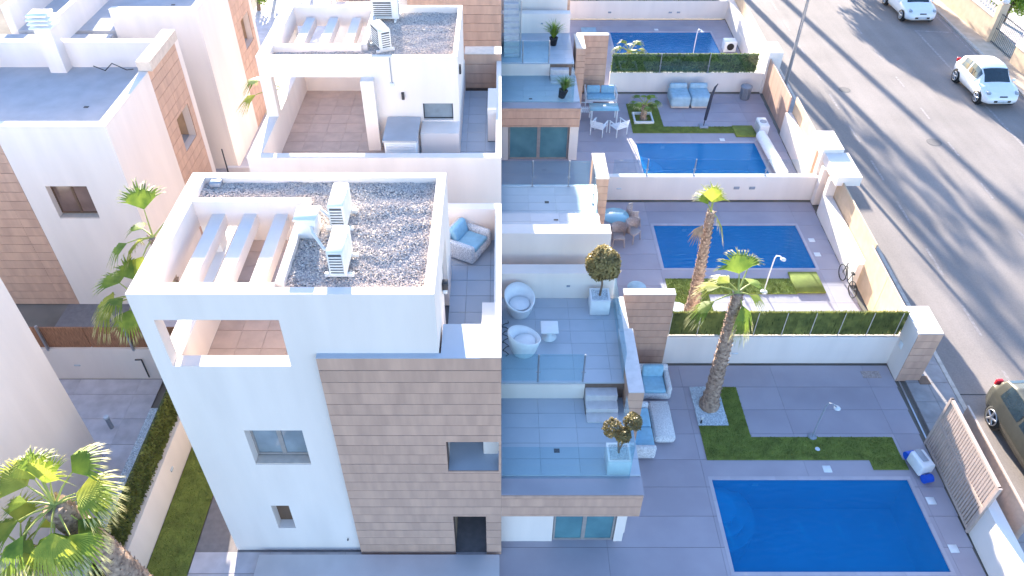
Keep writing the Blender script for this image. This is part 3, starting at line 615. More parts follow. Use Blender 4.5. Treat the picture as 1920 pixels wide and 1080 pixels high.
# long side wall with hedge
P=emp('garden_wall',(0,0,0),'long low white wall with green hedge running beside the side lawn','wall')
MB().box(-9.4,-9.17,5,16.4,0,1.24).build('wall','white',P); hedge(P,5,16.4,-9.37,1.26,2.24,6500,ax='y',w=2.0,m='hedger')
lit2=MB().rbox(-9.17,-9.14,12.4,12.55,.62,.72,.01,1).build('wall_light','lamp',P)
b=emp('pebble_strip'); b['kind']='structure'; MB().box(-10.9,-9.45,4,15.2,-.01,.012).build('pebble_bed','peb',b); pebbles(b,-10.9,-9.45,8,15.2,.012,5000)
sp=emp('side_paving'); sp['kind']='structure'; MB().box(-15.5,-10.9,4,36,-.03,-.012).build('mortar_bed','bed',sp); tiles(-15.5,-10.9,8,16.4,0,1.95,.97,'pave2',sp,name='paving_tile',g=.014); tiles(-12.5,-7.2,16.62,20,0,1.95,.97,'pave2',sp,name='paving_tile')
MB().box(-15.5,-7.0,20,60,-.04,-.002).build('rear_screed','pave2',sp)
bo=emp('bollard_light',(-11.82,14.45,0),'short dark bollard light with white top standing in the side yard','bollard'); MB().cyl(0,0,0,.46,.065,16).build('bollard_post','grey',bo); MB().cyl(0,0,.46,.52,.08,16).build('lamp_head','lamp',bo)
# ------------------------------------------------------------------ street walls
def PY(off,y0,y1,z0,z1,fn=SW,w=.3): return MB().prism([(fn(y0)+off,y0),(fn(y0)+off+w,y0),(fn(y1)+off+w,y1),(fn(y1)+off,y1)],z0,z1)
def louvres(P,off,y0,y1,z0,z1,n,m='tanf',name='slat'):
    for k in range(n):
        y=y0+(y1-y0)*(k+.5)/n; x=SW(y)+off
        b=MB(); mt=Matrix.Translation((x,y,0))@Matrix.Rotation(R(35),4,'Z'); b.box(-.012,.012,-.055,.055,z0,z1,mt); b.build(name,m,P)
    for z in (z0-.03,z1): PY(off-.03,y0-.03,y1+.03,z,z+.045,w=.06).build('rail',m,P)
P=emp('street_wall',(0,0,0),'sunlit white street wall with louvred fence at the lower right corner','wall')
PY(.05,4,11.25,0,1.23,w=.32).build('wall','white',P); louvres(P,.75,10.3,14.0,.55,1.5,30)
PY(.6,10.2,14.2,0,.5,w=.3).build('plinth','white',P)
P=emp('sliding_gate',(0,0,0),'open tan slatted sliding gate beside the nearest pool','gate')
for k in range(28):
    y=10.98+(13.8-10.98)*(k+.5)/28; MB().box(-.02,.02,-.03,.03,.16,1.98).build('slat','tanf',P,loc=(SW(y)+.02,y,0))
for z in (.08,1.05,1.98): PY(-.02,10.93,13.85,z,z+.08,w=.085).build('rail','tanf',P)
for y in (10.93,13.83): MB().box(-.045,.045,-.04,.04,.03,2.06).build('stile','tanf',P,loc=(SW(y)+.02,y,0))
PY(.1,13.85,16.9,.002,.012,w=.05).build('gate_track','steel',None,'pale steel gate track across the open driveway','track')
P=emp('gate_pillar',(0,0,0),'thick white pillar with brown tiled end at the street between first two gardens','pillar')
PY(0,16.33,17.55,0,2.15,w=.75).build('pillar','white',P); planks_y(SW(16.3),SW(16.3)+.75,0,2.12,16.30,'clad',P,h=.3)
MB().rbox(SW(17)-.03,SW(17)-.005,16.75,16.95,1.0,1.25,.01,1).build('intercom','plastic',P)
P=emp('street_wall',(0,0,0),'low white street wall and tan fence beside the second garden','wall')
PY(0.0,21.0,25.4,0,1.0,w=.32).build('wall','white',P); PY(.36,21.0,25.4,.4,1.9,w=.05).build('fence_panel','tanw',P)
P=emp('street_gate',(0,0,0),'wide tan panelled driveway gate of the second garden','gate')
for k in range(2): PY(.2,17.6+k*1.72,17.6+(k+1)*1.72-.02,.05,1.85,w=.06).build('gate_panel','tanw',P)
P=emp('gate_portal',(0,0,0),'white double portal with brown pedestrian doors between second and third gardens','portal')
PY(0,26.7,28.2,1.95,2.3,w=.85).build('lintel','white',P); PY(.1,24.9,26.7,1.75,2.15,w=.95).build('lintel','white',P)
PY(0,26.72,27.0,0,1.95,w=.7).build('pier','white',P); PY(.02,25.3,25.55,0,1.75,w=.6).build('pier','white',P); PY(0,26.1,26.4,0,1.75,w=.6).build('pier','white',P)
PY(.3,25.55,26.1,0,1.75,w=.05).build('door','clad',P); PY(.3,27.0,28.0,0,1.95,w=.05).build('door','clad',P); PY(0,27.95,28.2,0,1.95,w=.7).build('pier','white',P)
P=emp('street_wall',(0,0,0),'white and tan street wall beside the third garden','wall')
PY(.02,28.2,31.9,0,1.15,w=.3).build('wall','white',P); PY(.34,28.2,31.9,.4,1.95,w=.05).build('fence_panel','tanw',P)
P=emp('street_gate',(0,0,0),'tan tiled gate at the top of the third garden beside the waste bin','gate')
for k in range(4): PY(.1,31.95+k*1.02,31.95+(k+1)*1.02-.015,.05,1.9,w=.06).build('gate_panel','clad',P)
P=emp('gate_pillar',(0,0,0),'white pillar at the street end of the glazed hedge','pillar'); PY(0,36.05,37.4,0,2.2,w=.7).build('pillar','white',P)
P=emp('street_wall',(0,0,0),'tan and white street wall beside the farthest pool','wall')
PY(.02,37.4,46.2,0,1.2,w=.3).build('wall','white',P); PY(.34,37.4,46.2,.4,1.9,w=.05).build('fence_panel','tanw',P)
MB().tube([(14.5,35.9,0),(14.5,35.9,3.5),(14.5,35.9,8.2),(15.0,35.9,8.5),(15.9,35.9,8.6)],[.10,.075,.055,.045,.04],10).build('street_lamp','steel',None,'tall thin grey street lamp on the pavement','street lamp')
# ------------------------------------------------------------------ furniture
def ac(x,y,z,rz,lab):
    P=emp('air_conditioner',(x,y,z),lab,'air conditioner','rooftop cooling units',rz)
    # long axis along local x (width .8), depth .32, height .6, fan on -y face
    MB().rbox(-.42,.42,-.16,.16,.08,.68,.02,2).build('casing','acw',P)
    g=MB().box(-.36,.20,-.172,-.162,.14,.62).build('grille','acd',P)
    for k in range(7): MB().box(-.36,.20,-.185,-.173,.15+k*.066,.175+k*.066).build('grille_slat','acw',g)
    g=MB().box(.422,.43,-.12,.12,.14,.62).build('side_grille','acd',P)
    for k in range(7): MB().box(.43,.445,-.12,.12,.15+k*.066,.18+k*.066).build('grille_slat','acw',g)
    for s in (-1,1): MB().box(s*.3-.03,s*.3+.03,-.28,.28,0,.08).build('foot','acw',P)
    return P
ac(-3.10,11.38,8.93,R(-90),'front cooling unit on the nearest gravel roof with grille towards camera')
ac(-3.33,12.85,8.93,R(-90),'rear cooling unit on the nearest gravel roof beside the shaded strip')
ac(-3.55,21.65,8.83,R(-62),'cream cooling unit in the middle of the second gravel roof, side grille showing')
ac(-3.65,23.75,8.83,R(0),'dark grilled cooling unit at the back edge of the second gravel roof')
for pts,lab in (([(-3.5,12.6,9.2),(-3.75,12.75,9.35),(-4.0,12.75,9.3),(-4.1,12.4,9.0)],'white bent cooling pipe from rear unit of the nearest roof'),([(-3.25,11.7,9.1),(-3.5,11.75,9.05),(-3.75,12.05,9.2),(-3.85,12.3,9.25)],'white cooling pipe from front unit of the nearest roof')):
    MB().tube([Vector(p) for p in pts],.035,8).build('cooling_pipe','acw',None,lab,'pipe','cooling pipes')
P=emp('pipe_box',(-3.93,12.45,8.93),'white pipe cover box against the pergola edge of nearest roof','box'); MB().rbox(-.2,.2,-.22,.22,0,.45,.02,1).build('box_body','white2',P); MB().rbox(-.23,.23,-.25,.25,.45,.5,.01,1).build('box_lid','white2',P)
MB().rbox(-.12,.12,-.1,.1,0,.12,.01,1).build('roof_vent','grey',None,'small dark vent in the back left corner of the nearest roof','vent',loc=(-6.35,14.2,8.92))
# lamp on the side of the stair room
P=emp('wall_lamp',(-1.20,11.9,7.9),'dark wall lamp with white top on the right side of nearest roof room','lamp'); MB().rbox(-.03,.09,-.08,.08,0,.18,.01,1).build('lamp_body','dark',P); MB().rbox(-.03,.07,-.07,.07,-.12,-.01,.01,1).build('lamp_glass','lamp',P)

def armchair(name,loc,rz,lab,cat='armchair',w=.95,d=.85,group='blue cushioned wicker seats'):
    P=emp(name,loc,lab,cat,group,rz)  # faces +y
    b=MB(); b.rbox(-w/2,w/2,-d/2,d/2,.04,.30,.07,3); b.build('seat_frame','wick',P)
    b=MB(); b.rbox(-w/2,w/2,-d/2-.06,-d/2+.12,.05,.72,.07,3); b.build('backrest','wick',P)
    for s in (-1,1): MB().rbox(s*(w/2-.06)-.08,s*(w/2-.06)+.08,-d/2+.02,d/2,.05,.56,.07,3).build('armrest','wick',P)
    n=max(1,round((w-.3)/.65)); cw=(w-.3)/n
    for k in range(n):
        x=-w/2+.15+cw*k
        MB().rbox(x+.01,x+cw-.01,-d/2+.16,d/2-.02,.30,.44,.05,3).build('seat_cushion','cush',P)
        MB().rbox(x+.02,x+cw-.02,-.09,.09,0,.42,.07,3,).build('back_cushion','cush',P,loc=(0,-d/2+.22,.40)).rotation_euler=(R(14),0,0)
    return P
armchair('armchair',(-.86,15.35,6.12),R(-118),'white wicker armchair with blue cushions on the side deck of nearest villa')
armchair('armchair',(4.78,15.95,.005),R(180),'wicker armchair with blue cushions on the garden paving near the brown privacy wall',w=1.0,d=.9)
armchair('sofa',(4.05,14.15,.005),R(-90),'blue cushioned wicker sofa half hidden beside the terrace of nearest villa','sofa',w=1.75,d=.85)
P=emp('wicker_ottoman',(4.83,14.5,.005),'pale rounded wicker ottoman table in front of blue sofa','ottoman')
MB().rbox(-.33,.33,-.72,.72,.05,.36,.14,4).build('ottoman_body','wick',P); MB().rbox(-.28,.28,-.66,.66,.362,.385,.01,1).build('top_panel','wick',P)
# white egg-shaped chairs
def tub(loc,rz,lab):
    P=emp('tub_chair',loc,lab,'chair','white tub chairs on the upper terrace',rz)
    n=28; rows=[(.20,.02,0),(.30,.06,0),(.36,.28,.0),(.40,.42,.1),(.44,.50,.32),(.45,.50,.42)]
    vs=[];fs=[]
    def ring(rad,z,lift,ins=0):
        out=[]
        for k in range(n):
            a=2*math.pi*k/n; back=.5-.5*math.sin(a)   # 1 at -y
            zz=z+lift*back**.8; rr=(rad-ins)
            out.append((rr*math.cos(a),rr*math.sin(a)*1.05,zz))
        return out
    R_=[ring(.30,0,0),ring(.36,.18,0),ring(.41,.36,.12),ring(.44,.40,.36),ring(.44,.41,.38,.03),ring(.41,.37,.12,.06),ring(.36,.32,.0,.06),ring(.05,.33,0)]
    for r in R_: vs+=r
    for i in range(len(R_)-1):
        for k in range(n): fs.append((i*n+k,i*n+(k+1)%n,(i+1)*n+(k+1)%n,(i+1)*n+k))
    b=MB(); b.add(vs,fs,True); b.build('shell','plastic',P)
    MB().lathe([(0,0),(.27,0),(.30,.03),(.27,.06),(0,.065)],20,(0,.02,.33)).build('seat_cushion','plastic',P)
    return P
tub((.52,16.0,3.352),R(200),'white tub chair against the back wall of upper terrace')
tub((.62,14.45,3.352),R(-62),'white tub chair nearer the glass railing of upper terrace')
P=emp('terrace_table',(1.33,14.98,3.352),'small square white table between tub chairs','table'); MB().rbox(-.24,.24,-.24,.24,.36,.40,.015,2).build('table_top','plastic',P); MB().lathe([(.2,0),(.21,.02),(.08,.06),(.07,.34),(.16,.36)],20).build('pedestal','plastic',P)
# spiral hose / wrought holder at left
b=MB(); b.tube([(.12+.09*math.sin(k*1.1),14.2+k*.055,3.40+.03*math.sin(k*2.3)) for k in range(26)],.012,5); b.build('coiled_hose','dark',None,'dark wavy coiled hose behind the white tub chairs','hose')
# planters + topiary
def leafball(P,c,r,n,m,name='foliage',sx=1,inner=True,ls=.05):
    b=MB()
    for _ in range(n):
        d=Vector((rng.gauss(0,1),rng.gauss(0,1),rng.gauss(0,1))).normalized(); q=r*rng.uniform(.72,1.06)*(1+.08*math.sin(5*d.x+3*d.z))
        p=Vector(c)+d*q; t=d.orthogonal().normalized(); t.rotate(Quaternion(d,rng.uniform(0,6.28))); l=rng.uniform(.6,1.2)*ls
        e=(d*.7+t).normalized(); s=e.cross(d).normalized()*l*.32
        b.add([p-s*.3,p+e*l*.5-s,p+e*l,p+e*l*.5+s],[(0,1,2,3)])
    return b.build(name,m,P,kind='stuff')
def planter(x,y,z,lab,w=.56,h=.5):
    P=emp('planter',(x,y,z),lab,'planter','white square planters'); b=MB()
    b.rbox(-w/2,w/2,-w/2,w/2,0,h,.015,1); b.build('pot','plastic',P); b=MB()
    b.box(-w/2,w/2,-w/2,-w/2+.05,h,h+.05).box(-w/2,w/2,w/2-.05,w/2,h,h+.05).box(-w/2,-w/2+.05,-w/2+.05,w/2-.05,h,h+.05).box(w/2-.05,w/2,-w/2+.05,w/2-.05,h,h+.05); b.build('pot_rim','plastic',P)
    MB().box(-w/2+.05,w/2-.05,-w/2+.05,w/2-.05,h,h+.02).build('pebble_layer','peb',P); pebbles(P,-w/2+.06,w/2-.06,-w/2+.06,w/2-.06,h+.02,220); return P
planter(2.82,16.14,3.352,'white square planter holding the round olive ball on upper terrace')
T=emp('olive_topiary',(2.82,16.14,3.9),'round olive ball tree on a thin stem in the white planter','olive tree')
MB().tube([(0,0,-.02),(.03,0,.4),(-.02,.02,.8),(0,-.05,1.2)],[.035,.03,.025,.02],8).build('trunk','bark',T); leafball(T,(0,-.12,1.26),.44,6500,'olive','crown',ls=.085)
planter(2.84,11.12,2.752,'white square planter behind glass at the corner of lower terrace')
T=emp('olive_topiary',(2.84,11.12,3.30),'cloud pruned olive with three leafy balls in the corner planter','olive tree')
b=MB(); b.tube([(0,0,-.02),(-.05,0,.4),(-.16,0,.8)],[.03,.025,.015],7); b.tube([(0,0,.1),(.1,.02,.5),(.2,.05,.95)],[.025,.02,.012],7); b.build('trunk','bark',T)
for c,r in (((-.24,-.02,.95),.21),((.02,-.1,.78),.17),((.24,.08,1.05),.2)): leafball(T,c,r,1300,'olive','crown',ls=.055)
# third garden dining set etc
def wchair(loc,rz,lab):
    P=emp('garden_chair',loc,lab,'chair','white slatted garden chairs',rz)
    for sx in (-1,1):
        for sy in (-1,1): MB().rbox(sx*.30-.02,sx*.30+.02,sy*.28-.02,sy*.28+.02,0,.62 if sy>0 else .60,.005,1).build('leg','plastic',P)
        MB().rbox(sx*.30-.035,sx*.30+.035,-.32,.34,.60,.63,.008,1).build('armrest','plastic',P)
    for k in range(6): MB().box(-.28,.28,-.24+k*.095,-.17+k*.095,.38,.40).build('seat_slat','plastic',P)
    for k in range(4): MB().box(-.30,.30,-.34-.02*k,-.315-.02*k,.46+.1*k,.52+.1*k).build('back_slat','plastic',P)
    return P
wchair((4.62,31.95,.005),R(-28),'white slatted garden chair left of the pair by the dark table')
wchair((5.55,31.95,.005),R(30),'white slatted garden chair right of the pair, nearest the turf')
wchair((4.15,33.6,.005),R(-90),'white slatted garden chair at the left end of dark table')
P=emp('dining_table',(4.95,33.2,.005),'dark glass garden table with white frame','table'); MB().rbox(-.7,.7,-.38,.38,.72,.75,.01,1).build('table_top','mblue',P)
for sx in (-1,1):
    for sy in (-1,1): MB().box(sx*.62-.025,sx*.62+.025,sy*.32-.025,sy*.32+.025,0,.72).build('leg','plastic',P)
P=emp('garden_sofa',(5.0,35.1,.005),'white framed garden sofa with pale blue cushions by the white wall','sofa')
MB().rbox(-.75,.75,-.4,.35,.22,.30,.01,1).build('seat_frame','plastic',P); MB().rbox(-.7,.7,-.36,.3,.30,.42,.05,2).build('seat_cushion','cush',P)
for x in (-.36,.36): MB().rbox(x-.34,x+.34,.12,.32,.42,.8,.06,3).build('back_cushion','cush',P)
for sx in (-1,1):
    MB().box(sx*.77-.025,sx*.77+.025,-.4,-.35,0,.62).build('leg','plastic',P); MB().box(sx*.77-.025,sx*.77+.025,.32,.37,0,.78).build('leg','plastic',P); MB().box(sx*.77-.03,sx*.77+.03,-.4,.37,.62,.65).build('armrest','plastic',P)
P=emp('daybed',(9.45,35.0,.005),'daybed wrapped in a grey-blue cover against the white wall','daybed')
for k,(a,c) in enumerate(((-1.0,-.02),(.02,1.0))):
    MB().rbox(a,c,-.6,.6,.06,.62,.12,4).build('cover_section','gfab',P); MB().rbox(a+.04,c-.04,-.58,.58,.02,.2,.03,2).build('base_board','stone',P)
    MB().rbox(a+.04,c-.04,.38,.62,.5,.85,.1,3).build('backrest','gfab',P)
P=emp('closed_parasol',(9.75,32.62,.02),'tall dark closed parasol leaning beside the daybed','parasol'); MB().tube([(0,0,0),(.05,0,1.0)],.025,8).build('pole','iron',P)
MB().tube([(.03,0,.35),(.07,0,1.0),(.11,0,1.6),(.2,0,2.05),(.3,0,2.22)],[.07,.085,.075,.05,.02],10).build('canopy','umb',P); MB().rbox(-.2,.2,-.2,.2,-.01,.05,.01,1).build('base','grey',P)
P=emp('waste_bin',(12.42,35.5,.005),'round grey-blue waste bin in the corner by the white wall','bin'); MB().lathe([(.0,0),(.23,0),(.27,.62),(.29,.63),(.29,.68),(.15,.72),(0,.73)],20).build('bin_body','grey',P)
for k in range(8): MB().box(-.01,.01,.262,.28,.08,.6).build('rib','grey',P).rotation_euler=(0,0,k*math.pi/4)
P=emp('pool_pump_box',(12.35,32.0,.005),'white louvred pool pump box at the end of the cover roller','pump'); MB().rbox(-.22,.22,-.42,.42,.02,.62,.03,2).build('casing','plastic',P)
for k in range(6): MB().box(-.23,-.222,-.34,.34,.12+.07*k,.15+.07*k).build('louvre','grey',P)
MB().cyl(0,0,.62,.64,.16,18).build('fan_cover','grey',P)
P=emp('pool_cover_roller',(12.08,29.6,.005),'thick white rolled pool cover along the end of third pool','pool cover'); MB().tube([(.12,-1.65,.36),(0.02,1.6,.36)],.24,20).build('rolled_cover','plastic',P)
for y in (-1.7,1.65): 
    for s in (-1,1): MB().tube([(.07,y,.36),(.07+s*.25,y,0)],.02,6).build('trestle_leg','steel',P)
# second garden: tables + tan wicker chairs
P=emp('round_glass_table',(4.5,24.3,.005),'large round blue glass table with tan wicker chairs','table'); MB().lathe([(0,.73),(.53,.73),(.54,.745),(.53,.76),(0,.76)],36).build('table_top','mblue',P); MB().lathe([(.28,0),(.3,.03),(.12,.1),(.1,.6),(.3,.725)],20).build('pedestal','wickt',P)
def wick(loc,rz,lab):
    P=emp('wicker_chair',loc,lab,'chair','tan wicker chairs round the glass table',rz)
    MB().rbox(-.24,.24,-.24,.24,.36,.44,.04,2).build('seat','wickt',P); MB().lathe([(.26,.0),(.29,.36),(.32,.45)],24,(0,0,.42),R(170),R(370)).build('backrest','wickt',P); MB().lathe([(.30,.1),(.32,.45),(.30,.46),(.26,.1)],24,(0,0,.42),R(170),R(370)).build('backrest','wickt',P)
    for sx in (-1,1):
        for sy in (-1,1): MB().tube([(sx*.2,sy*.2,.38),(sx*.24,sy*.24,0)],.022,6).build('leg','wickt',P)
wick((4.55,23.45,.005),R(180),'tan wicker chair on the near side of round glass table'); wick((5.15,23.75,.005),R(225),'tan wicker chair at the near right of round glass table'); wick((5.3,24.7,.005),R(285),'tan wicker chair right behind the round glass table')
for o in [k for k in bpy.data.objects if k.name.startswith('wicker_chair')]: pass
P=emp('round_side_table',(4.83,20.3,.005),'small round pale table behind the brown privacy wall','table'); MB().lathe([(0,.5),(.33,.5),(.34,.515),(.33,.53),(0,.53)],30).build('table_top','gfab',P); MB().lathe([(.2,0),(.2,.02),(.05,.05),(.05,.5)],14).build('pedestal','wickt',P)
# showers
def shower(x,y,lab,m,h=2.15,lean=.55):
    P=emp('garden_shower',(x,y,.005),lab,'shower','garden showers'); MB().lathe([(0,0),(.14,0),(.13,.03),(.03,.05),(0,.05)],16).build('base',m,P)
    MB().tube([(0,0,.03),(0,.0,h*.5),(0.02,0,h*.92),(.06,0,h),(.16,-.06,h+.03),(.26,-.12,h-.03)],.022,8).build('pipe',m,P); MB().lathe([(0,.03),(.02,.03),(.1,0),(.1,-.02),(0,-.02)],16,(.27,-.13,h-.05)).build('shower_head','lamp',P)
shower(9.32,14.1,'slim dark shower pole with white head beside turf of nearest garden','grey',1.55); shower(9.56,20.62,'slim white shower pole on the second garden lawn strip','plastic',1.7); shower(10.75,40.55,'white shower pole in front of the farthest pool','plastic',1.5)
# pool cleaner cart near gate
P=emp('pool_cleaner_caddy',(11.98,12.95,.005),'white boxy pool cleaner with blue rollers beside the sliding gate','pool cleaner',rz=R(12))
MB().rbox(-.2,.22,-.3,.3,.1,.52,.05,3).build('body','plastic',P); MB().rbox(-.08,.1,-.12,.3,.525,.55,.01,1).build('lid','grey',P)
for y in (-.42,.40): MB().tube([(-.13,y,.13),(.13,y,.13)],.125,16).build('roller','bluep',P)
# terrace pots of third / fourth villas
def pot(x,y,z,lab,m,n,L,tilt=0):
    P=emp('pot_plant',(x,y,z),lab,'pot plant','black potted grasses on the terraces'); P.rotation_euler=(0,R(tilt),0); MB().lathe([(0,0),(.14,0),(.2,.34),(.21,.36),(.17,.36),(.16,.30),(0,.3)],18).build('pot','soil',P); b=MB()
    for _ in range(n):
        a=rng.uniform(0,6.28); t=rng.uniform(.1,.75); l=L*rng.uniform(.6,1.1); d=Vector((math.cos(a)*t,math.sin(a)*t,1)).normalized(); s=Vector((-math.sin(a),math.cos(a),0))*.014; p=Vector((0,0,.3)); q=p+d*l*.6; r=q+Vector((d.x*1.6,d.y*1.6,d.z*.3)).normalized()*l*.4
        b.add([p-s,p+s,q+s,q-s,r],[(0,1,2,3),(3,2,4)])
    b.build('leaves',m,P,kind='stuff')
pot(2.45,34.35,3.352,'black pot with spiky pale grass on the upper terrace at the top','bright',160,.95); pot(2.62,30.3,2.752,'tilted black pot with bright yellow-green plant behind glass','bright',220,.75,12)
# small agaves in gardens
def fanleaf(b,c,d,L,W,m=None,seg=13,fold=.25,droop=.35,base=0.0,tips=None):
    """fan leaf with folded segments radiating from c; d = outward direction"""
    d=Vector(d).normalized(); side=d.cross(Vector((0,0,1))); side=side.normalized() if side.length>.05 else Vector((1,0,0)); nrm=side.cross(d).normalized()
    for k in range(seg):
        t=(k/(seg-1)-.5)*2; a=t*W; e=(d*math.cos(a)+side*math.sin(a)); q=side*math.cos(a)-d*math.sin(a); l=L*(1-.18*abs(t))*rng.uniform(.9,1.06); wd=L*W/seg*.62
        p1=c+e*l*.55-nrm*l*.02*abs(t); tip=c+e*l-Vector((0,0,1))*l*droop*rng.uniform(.5,1.2)-nrm*l*.05; u=nrm*wd*.35
        b.add([c,p1-q*wd+u*.2,p1+u,p1+q*wd+u*.2],[(0,1,2),(0,2,3)]); 
        if tips is None: b.add([p1-q*wd+u*.2,p1+u,p1+q*wd+u*.2,tip],[(0,1,3),(1,2,3)])
        else:
            f_=.55; a1,a2,a3=[v.lerp(tip,f_) for v in (p1-q*wd+u*.2,p1+u,p1+q*wd+u*.2)]
            b.add([p1-q*wd+u*.2,p1+u,p1+q*wd+u*.2,a1,a2,a3],[(0,1,4,3),(1,2,5,4)])
            for w_ in (-.6,.2,.9):
                t2=tip+q*wd*w_*1.6-Vector((0,0,1))*l*.06*rng.random(); tips.add([a1.lerp(a3,.1),a2,a3.lerp(a1,.1),t2],[(0,1,3),(1,2,3)])
def palm_tree(loc,top,lab,fr,trunk_r=(.24,.15),cls='palm',seed=1,sheath=True,dead=0,group='fan palms'):
    """fr: list of (azimuth deg, elevation deg, petiole length, fan length, mat)"""
    global rng
    keep=rng; rng=random.Random(seed)
    P=emp('palm_tree',loc,lab,'palm tree',group); top=Vector(top)
    n=26; pts=[];rs=[]
    for i in range(n+1):
        t=i/n; pts.append(Vector((top.x*(t**1.3),top.y*(t**1.3),top.z*t))); base=trunk_r[0]*(1-t)+trunk_r[1]*t; base*=1+.35*max(0,1-t*9); rs.append(base*(1.0+(.06 if i%2 else -.03)))
    b=MB(); b.tube(pts,rs,14); b.build('trunk','trunk',P)
    # leaf-base stubs
    b=MB(); ns=int(55*top.z)
    for k in range(ns):
        t=k/ns; p=Vector((top.x*(t**1.3),top.y*(t**1.3),top.z*t)); a=k*2.399; r=(trunk_r[0]*(1-t)+trunk_r[1]*t)*(1+.3*max(0,1-t*9)); o=Vector((math.cos(a),math.sin(a),0)); s=Vector((-math.sin(a),math.cos(a),0)); h=rng.uniform(.06,.12); wv=rng.uniform(.025,.05)
        c=p+o*r*.96; b.add([c-s*wv,c+s*wv,c+o*.045+Vector((0,0,h))+s*wv*.5,c+o*.045+Vector((0,0,h))-s*wv*.5,c+Vector((0,0,h*.8))],[(0,1,2,3),(3,2,4),(0,3,4),(1,4,2)])
    b.build('leaf_bases','bark2',P,kind='stuff')
    for (az,el,pl,fl,m) in fr:
        a=R(az); e=R(el); d=Vector((math.cos(a)*math.cos(e),math.sin(a)*math.cos(e),math.sin(e))); p0=top.copy(); p1=top+d*pl*.55; d2=(d+Vector((0,0,-.28))).normalized(); p2=p1+d2*pl*.45
        f=MB(); f.tube([p0,p1,p2],[.03,.022,.015],6); fo=f.build('frond','petiole',P)
        b=MB(); tp=MB(); fanleaf(b,p2,(d2+Vector((0,0,-.25))),fl,R(rng.uniform(32,66)),seg=21,droop=rng.uniform(.2,.55),tips=tp); b.build('fan_leaf',m,fo); tp.build('leaf_tips','tipm',fo,kind='stuff')
    for k in range(dead):
        a=rng.uniform(0,6.28); d=Vector((math.cos(a),math.sin(a),-1.2)).normalized(); b=MB(); fanleaf(b,top+d*.4-Vector((0,0,.1)),d,.7,R(30),seg=8); b.build('dead_leaf','dead',P)
    rng=keep
    return P
M['petiole']=mat('leaf_stalk',(.36,.38,.10),.6,.1,4); M['bark2']=mat('palm_leaf_base',(.52,.39,.31),.9,.25,12,c2=(.24,.16,.12))
palm_tree((6.46,15.28,.02),(-.06,.0,4.72),'leaning palm with brown trunk in the white pebble bed by the nearest pool',[(100,72,.55,.95,'palm'),(60,45,.75,.75,'palm'),(165,20,.5,.8,'palmy'),(190,-10,.65,.95,'palm'),(300,-45,.35,.9,'palm'),(35,20,.45,.6,'palm'),(330,20,.3,.6,'palmy'),(130,30,.35,.65,'palmy')],(.24,.14),seed=3)
palm_tree((6.72,19.55,.02),(-.08,.05,4.3),'palm with a slim red-brown trunk in front of the second garden pool',[(95,78,.3,.95,'palmy'),(70,60,.3,.7,'palmy'),(120,50,.25,.7,'palm'),(0,-40,.3,.85,'palmy')],(.22,.12),seed=5,dead=1)
_f=[(a_,e_,.55+.25*((k_*7)%3)/2,.78+.12*((k_*5)%3),('palm','palmy','palm')[k_%3]) for k_,(a_,e_) in enumerate([(95,66),(140,50),(48,50),(18,18),(215,12),(250,14),(180,20),(160,48),(232,-28),(275,-35),(288,8),(195,-30),(340,-28),(75,84),(120,75),(30,-12),(5,40),(310,-5)])]
palm_tree((-8.35,8.75,0),(-.95,.1,4.55),'large palm with many bright fronds at the lower left corner beside the side lawn',_f,(.34,.27),seed=9)
palm_tree((-10.3,8.4,0),(.05,.1,3.5),'smaller palm at the bottom left edge below the large palm crown',[(a_,e_,.5,.95,'palmy' if a_%3 else 'palm') for a_,e_ in [(100,50),(150,20),(200,0),(250,-10),(300,-5),(350,10),(50,30),(20,-20),(225,30),(280,30),(320,45)]],(.22,.18),seed=12)
palm_tree((-9.55,16.95,0),(-.25,.0,5.35),'palm rising between left villa and nearest roof with one tall leaf',[(115,62,.8,1.15,'palm'),(200,5,.7,.9,'palm'),(40,35,.9,.8,'palm'),(240,-30,.6,.9,'palmy'),(180,-15,.5,.9,'palmy'),(150,30,.4,.7,'palm')],(.2,.13),seed=14)
palm_tree((-10.3,16.0,0),(-.1,.0,3.95),'shorter palm with low fronds between left villa and nearest roof',[(95,65,.5,1.0,'palm'),(185,5,.6,1.0,'palmy'),(150,35,.6,.95,'palm'),(30,30,.5,.8,'palm'),(270,0,.5,.9,'palm'),(215,5,.6,1.0,'palmy'),(240,40,.4,.8,'palm')],(.2,.13),seed=15)
palm_tree((-7.9,25.4,0),(0,.0,5.6),'palm partly hidden behind the open solarium post of the second villa',[(200,5,1.0,.95,'palmy'),(170,25,.9,.85,'palm'),(270,10,.8,.8,'palmy'),(330,20,.7,.8,'palmy'),(90,40,.8,.8,'palm')],(.2,.13),seed=16)
palm_tree((6.95,33.35,.02),(0,0,.75),'small palm in a square white border on the third garden lawn',[(k*45,30+10*(k%2),.45,.5,'palm') for k in range(8)]+[(20,75,.3,.4,'palm')],(.14,.12),seed=21)
palm_tree((6.95,39.3,.02),(0,0,.75),'spiky green palm shrub behind the glazed hedge',[(k*40,28+18*(k%2),.5,.62,'palm' if k%3 else 'palmy') for k in range(9)],(.14,.12),seed=22)
b=MB(); b.box(6.45,7.4,32.85,32.93,.02,.14).box(6.45,7.4,33.75,33.83,.02,.14).box(6.45,6.53,32.93,33.75,.02,.14).box(7.32,7.4,32.93,33.75,.02,.14); b.build('planter_border','plastic',None,'square white border around the small lawn palm','border')
pb=emp('pebble_bed',(0,0,0),'white pebble bed around the base of leaning palm','pebble bed'); MB().box(6.0,6.9,14.52,16.05,.002,.03).build('bed_surface','peb',pb); pebbles(pb,6.0,6.9,14.52,16.05,.03,2200)
